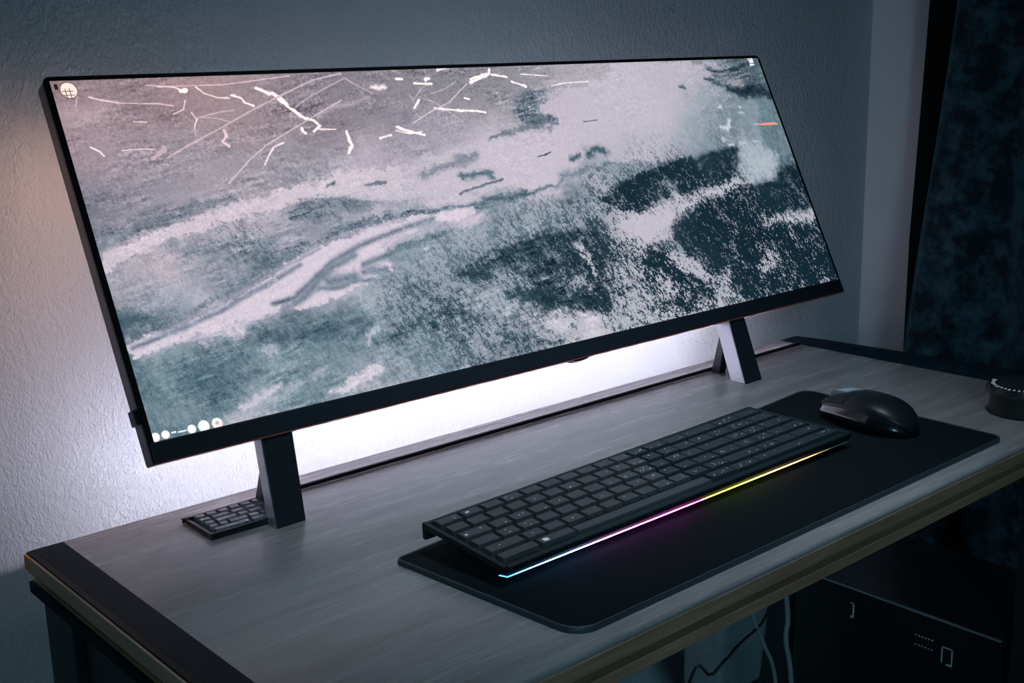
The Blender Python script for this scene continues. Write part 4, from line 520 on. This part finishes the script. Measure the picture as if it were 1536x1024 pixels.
for ri,(v0,v1,ws) in enumerate(rows):
    tot=sum(w[0] if isinstance(w,tuple) else w for w in ws); u=.013
    for ci,w in enumerate(ws):
        look=0
        if isinstance(w,tuple): w,look=w
        u2=u+w/tot*.969; gp=.0056 if u<.62 else .0024
        low=0 if u<.6 else -.0008
        bm=tile(u+gp*.5,u2-gp*.5,v0+.007,v1-.009,-.0022,.0020+low-(.0012 if look==3 else 0),KP,ins=.0009 if u<.62 else .0005,bev=.0005,zf=kz)
        # small worn flecks of the legends, lying flush in the cap surface
        nfl={0:rk.choice((0,0,1,2)) if u<.45 else rk.choice((1,2,4)),1:5,2:0,3:0}[look]
        top=.0020+low
        def fleck(a,b_,du,dv):
            pts=[]
            for z in (.0,.00018):
                for uu,vv in ((a,b_),(a+du,b_),(a+du,b_+dv),(a,b_+dv)):
                    p=bil(uu,vv,KP); pts.append((p[0],p[1],kz(uu,vv)+top+z-.00004))
            hexa(bm,pts,mi=1)
        for q_ in range(nfl):
            a=rk.uniform(u+.010,max(u+.011,u2-.014)); b_=rk.uniform(v0+.025,v1-.045)
            fleck(a,b_,rk.uniform(.0012,.004),rk.uniform(.004,.009))
        if look==2:
            a=u+.012; fleck(a,v0+.035,.012,.035); fleck(a+.002,v0+.03,.008,.045)
        if ri==0 and ci==1: fleck(u+.012,v0+.05,.008,.022)
        if ri==2 and ci==0: fleck(u+.010,v0+.05,.006,.018)
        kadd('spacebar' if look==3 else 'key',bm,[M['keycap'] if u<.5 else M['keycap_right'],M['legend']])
        u=u2
# ---------------------------------------------------------------- mouse
ms=thing('mouse','black ergonomic computer mouse with a silver flap, on the right part of the desk mat','mouse',(.795,-.31,MT_))
def mouse_section(t):
    # t 0 nose .. 1 tail: y, half widths left/right, height
    y=-.2515-.117*t
    e0=max(0,1-t/.14); e1=max(0,(t-.66)/.34)
    c=math.sqrt(max(0,1-e0**2.6))*math.sqrt(max(0,1-e1**2.3))
    w=.0325*(.86+.14*math.sin(math.pi*min(1,t*1.1)))*(.02+.98*c)
    h=.0345*(.50+.50*math.sin(math.pi*min(1,.02+t*.86)))*(.30+.70*math.sqrt(max(0,1-e1**2.6)))*(.62+.38*math.sqrt(max(0,1-e0**2)))
    return y,w,h
bm=bmesh.new(); rings=[]; NS,NR=26,28
for i in range(NS+1):
    t=.5-.5*math.cos(math.pi*i/NS); y,w,h=mouse_section(t); cx=.797-.004*math.sin(t*3); ring=[]
    for k_ in range(NR):
        a_=2*math.pi*k_/NR; ca_,sa_=math.cos(a_),math.sin(a_)
        x=cx+w*math.copysign(abs(ca_)**.8,ca_)*(1+.05*(sa_<0)); z=h*.42+(h*.58*abs(sa_)**.85 if sa_>0 else -h*.42*abs(sa_)**.55)
        if 0<sa_<.5 and ca_<0: x+=.003*math.sin(sa_*2*math.pi)    # waist on the thumb side
        ring.append(bm.verts.new((x,y,MT_+.0003+z)))
    rings.append(ring)
for a_,b_ in zip(rings[:-1],rings[1:]):
    for k_ in range(NR):
        f=bm.faces.new((a_[k_],a_[(k_+1)%NR],b_[(k_+1)%NR],b_[k_]))
        if k_ in range(13,19): f.material_index=1
bm.faces.new(rings[0][::-1]); bm.faces.new(rings[-1])
bmesh.ops.recalc_face_normals(bm,faces=bm.faces)
kobj(ms,'body',bm,[M['mouse'],M['grip']],smooth='all')
def msurf(t,a_,off):
    y,w,h=mouse_section(t); cx=.797-.004*math.sin(t*3); ca_,sa_=math.cos(a_),math.sin(a_)
    x=cx+(w+off)*math.copysign(abs(ca_)**.8,ca_); z=h*.42+(h+off)*.58*max(sa_,0)**.85
    return Vector((x,y,MT_+.0003+z+off*.5))
def mpatch(name,t0,t1,a0,a1,o0,o1,m,n=10,**k):
    bm=bmesh.new(); G=[[bm.verts.new(msurf(t0+(t1-t0)*i/n,a0+(a1-a0)*j/6,o)) for j in range(7)] for i in range(n+1) for o in ((o1+(o0-o1)*i/n),)]
    H_=[[bm.verts.new(msurf(t0+(t1-t0)*i/n,a0+(a1-a0)*j/6,-.0005)) for j in range(7)] for i in range(n+1)]
    for i in range(n):
        for j in range(6):
            bm.faces.new((G[i][j],G[i][j+1],G[i+1][j+1],G[i+1][j])); bm.faces.new((H_[i][j],H_[i+1][j],H_[i+1][j+1],H_[i][j+1]))
        bm.faces.new((G[i][0],G[i+1][0],H_[i+1][0],H_[i][0])); bm.faces.new((G[i][6],H_[i][6],H_[i+1][6],G[i+1][6]))
    for j in range(6): bm.faces.new((G[0][j],H_[0][j],H_[0][j+1],G[0][j+1])); bm.faces.new((G[n][j],G[n][j+1],H_[n][j+1],H_[n][j]))
    bmesh.ops.recalc_face_normals(bm,faces=bm.faces)
    return kobj(ms,name,bm,m,smooth=True,**k)
mpatch('flap',.0,.26,math.radians(62),math.radians(100),.0012,.0065,M['flap'],label='bright silver-blue flap at the nose')
mpatch('button',.0,.40,math.radians(105),math.radians(150),.0004,.0006,M['mouse'])
mpatch('button',.0,.40,math.radians(30),math.radians(58),.0004,.0030,M['mouse'])
ms.rotation_euler.z=math.radians(-12); ms.location=(.786,-.309,MT_+.0002)
# ---------------------------------------------------------------- round gadget at the right edge
gd=thing('desk_gadget','small round black gadget with white marks around its rim, cut off by the right border','gadget',(.945,-.398,0))
def disc(bm,cx,cy,z0,z1,r0,r1,n=40):
    a=[bm.verts.new((cx+r0*math.cos(2*math.pi*k/n),cy+r0*math.sin(2*math.pi*k/n),z0)) for k in range(n)]
    b_=[bm.verts.new((cx+r1*math.cos(2*math.pi*k/n),cy+r1*math.sin(2*math.pi*k/n),z1)) for k in range(n)]
    bm.faces.new(a[::-1]); bm.faces.new(b_)
    for k in range(n): bm.faces.new((a[k],a[(k+1)%n],b_[(k+1)%n],b_[k]))
GX_,GY_=.948,-.395
bm=bmesh.new(); disc(bm,GX_,GY_,.0003,.002,.0315,.033); disc(bm,GX_,GY_,.002,.024,.033,.0335); kobj(gd,'base',bm,M['matte'],smooth=True)
bm=bmesh.new(); disc(bm,GX_,GY_,.024,.027,.036,.0385); disc(bm,GX_,GY_,.027,.0325,.0385,.036); kobj(gd,'rim',bm,M['black'],smooth=True)
bm=bmesh.new(); prism(bm,[(GX_-.024,GY_+.030,.0245),(GX_-.036,GY_+.016,.0245),(GX_-.030,GY_+.008,.0245),(GX_-.008,GY_+.026,.0245)],(0,0,.006))
prism(bm,[(GX_-.0345,GY_+.020,.03),(GX_-.0365,GY_+.0165,.03),(GX_-.0345,GY_+.0165,.03)],(-.001,.003,.011)); kobj(gd,'pointer',bm,M['black'],label='pointed corner piece')
bm=bmesh.new(); disc(bm,GX_,GY_,.032,.0328,.026,.026); kobj(gd,'face',bm,M['chin'],label='dark blue-grey top face')
for k in range(24):
    a_=math.radians(95+k*9.5); bm=bmesh.new(); c_,s_=math.cos(a_),math.sin(a_); r0,r1=.0285,.0335-(.0015 if k%3 else 0); wv=Vector((-s_,c_,0))*.0010
    p0=Vector((GX_+r0*c_,GY_+r0*s_,.0322)); p1=Vector((GX_+r1*c_,GY_+r1*s_,.0322)); up=Vector((0,0,.0006))
    hexa(bm,[p0-wv,p1-wv,p1+wv,p0+wv,p0-wv+up,p1-wv+up,p1+wv+up,p0+wv+up]); kobj(gd,'mark',bm,M['legend'])
# ---------------------------------------------------------------- curtain
ct=thing('curtain','long dark blue velvet curtain hanging on the right wall beside the desk','curtain',(1.34,-.5,FZ))
def sheet(name,xc,yedge,y1,m,amp,per,th=.004,ph=0,**k):
    bm=bmesh.new(); nz,ny=26,150; g=[]
    for i in range(nz+1):
        z=FZ+.03+(1.66-FZ-.03)*i/nz; r=[]; ye=yedge(z)
        for j in range(ny+1):
            t=j/ny; y=ye+(y1-ye)*t; w=1+.25*math.sin(z*1.3)
            x=xc+amp*w*math.sin((y)*2*math.pi/per+ph+.25*math.sin(z*1.1))+.35*amp*math.sin(y*2*math.pi/(per*.43)+1.3)
            if t<.03: x+=.012*(1-t/.03)
            r.append(bm.verts.new((x,y,z)))
        g.append(r)
    for a_,b_ in zip(g[:-1],g[1:]):
        for j in range(ny): bm.faces.new((a_[j],a_[j+1],b_[j+1],b_[j]))
    bmesh.ops.recalc_face_normals(bm,faces=bm.faces)
    bmesh.ops.solidify(bm,geom=bm.faces[:],thickness=th)
    return kobj(ct,name,bm,m,smooth='all',**k)
sheet('velvet_panel',1.315,lambda z:-.035-.10*max(0,z+.05)**.9,-1.7,M['velvet'],.016,.20,ph=.6,label='crushed blue velvet front')
sheet('lining',1.372,lambda z:.006-.035*max(0,z-.1)*1.2,-1.7,M['lining'],.004,.12,label='black lining showing along the back edge')
# ---------------------------------------------------------------- under the desk
pc=thing('computer_tower','large black computer case standing under the right end of the desk','computer',(1.08,-.18,FZ))
kobj(pc,'case',nbox(.992,1.20,-.375,-.075,FZ,-.30,bev=.004),M['case_pc'])
kobj(pc,'top_edge',nbox(.9905,.9935,-.373,-.078,-.3020,-.3005),M['cable'],label='thin lighter edge line along the top')
bm=bmesh.new()
for k in range(6):
    y=-.262-.0045*k; box(bm,.9905,.993,y-.0010,y+.0010,-.3330,-.3318); box(bm,.9905,.993,y-.0008,y+.0008,-.3460,-.3450)
kobj(pc,'port_row',bm,M['port'],label='tiny bright ports')
bm=bmesh.new()
for a in ((-.3125,-.3115,-.357,-.335),(-.3125,-.298,-.336,-.335),(-.299,-.298,-.357,-.335),(-.3125,-.305,-.3585,-.3565)): box(bm,.9905,.993,a[0],a[1],a[2],a[3])
kobj(pc,'socket',bm,M['port'],label='square socket outline')
bm=bmesh.new(); box(bm,.9905,.993,-.171,-.1695,-.341,-.321); box(bm,.9905,.993,-.171,-.166,-.3225,-.321); box(bm,.9905,.993,-.171,-.166,-.3425,-.340); kobj(pc,'latch',bm,M['port'],label='small bright metal latch')
gb=thing('storage_box','tapering teal grey plastic box under the desk, partly hidden behind thin cables','box',(.81,-.12,FZ))
bm=bmesh.new(); hexa(bm,[(.772,-.125,-.40),(.857,-.125,-.40),(.857,-.06,-.40),(.772,-.06,-.40),(.776,-.125,-.22),(.885,-.125,-.22),(.885,-.06,-.22),(.776,-.06,-.22)],bev=.010,seg=3); kobj(gb,'shell',bm,M['greybox'],smooth=True)
bm=nbox(.79,.86,-.115,-.07,FZ,-.395); kobj(gb,'post',bm,M['matte'])
def cable(name,pts,r,m,label,grp=None):
    bm=bmesh.new(); tube(bm,pts,r); return tag(obj(name,bm,m,smooth='all'),label,'cable',grp)
cable('cable',[(.595,-.30,-.036),(.598,-.30,-.12),(.603,-.30,-.16),(.621,-.30,-.196),(.644,-.30,-.25),(.67,-.29,-.40),(.69,-.28,FZ+.02)],.0022,M['cable'],'pale grey cable hanging almost straight down under the desk, in front of the grey box')
cable('cable',[(.645,-.30,-.036),(.652,-.30,-.13),(.658,-.30,-.156),(.662,-.30,-.185),(.660,-.30,-.208),(.676,-.30,-.30),(.72,-.29,FZ+.02)],.0028,M['cable'],'dark grey curved cable right of the straight pale cable under the desk')
cable('cable',[(.66,-.29,-.036),(.640,-.295,-.14),(.620,-.30,-.17),(.583,-.30,-.182),(.541,-.30,-.20),(.52,-.28,-.24),(.47,-.25,FZ+.02)],.0016,M['cable_black'],'thin black cable slanting across the grey box')
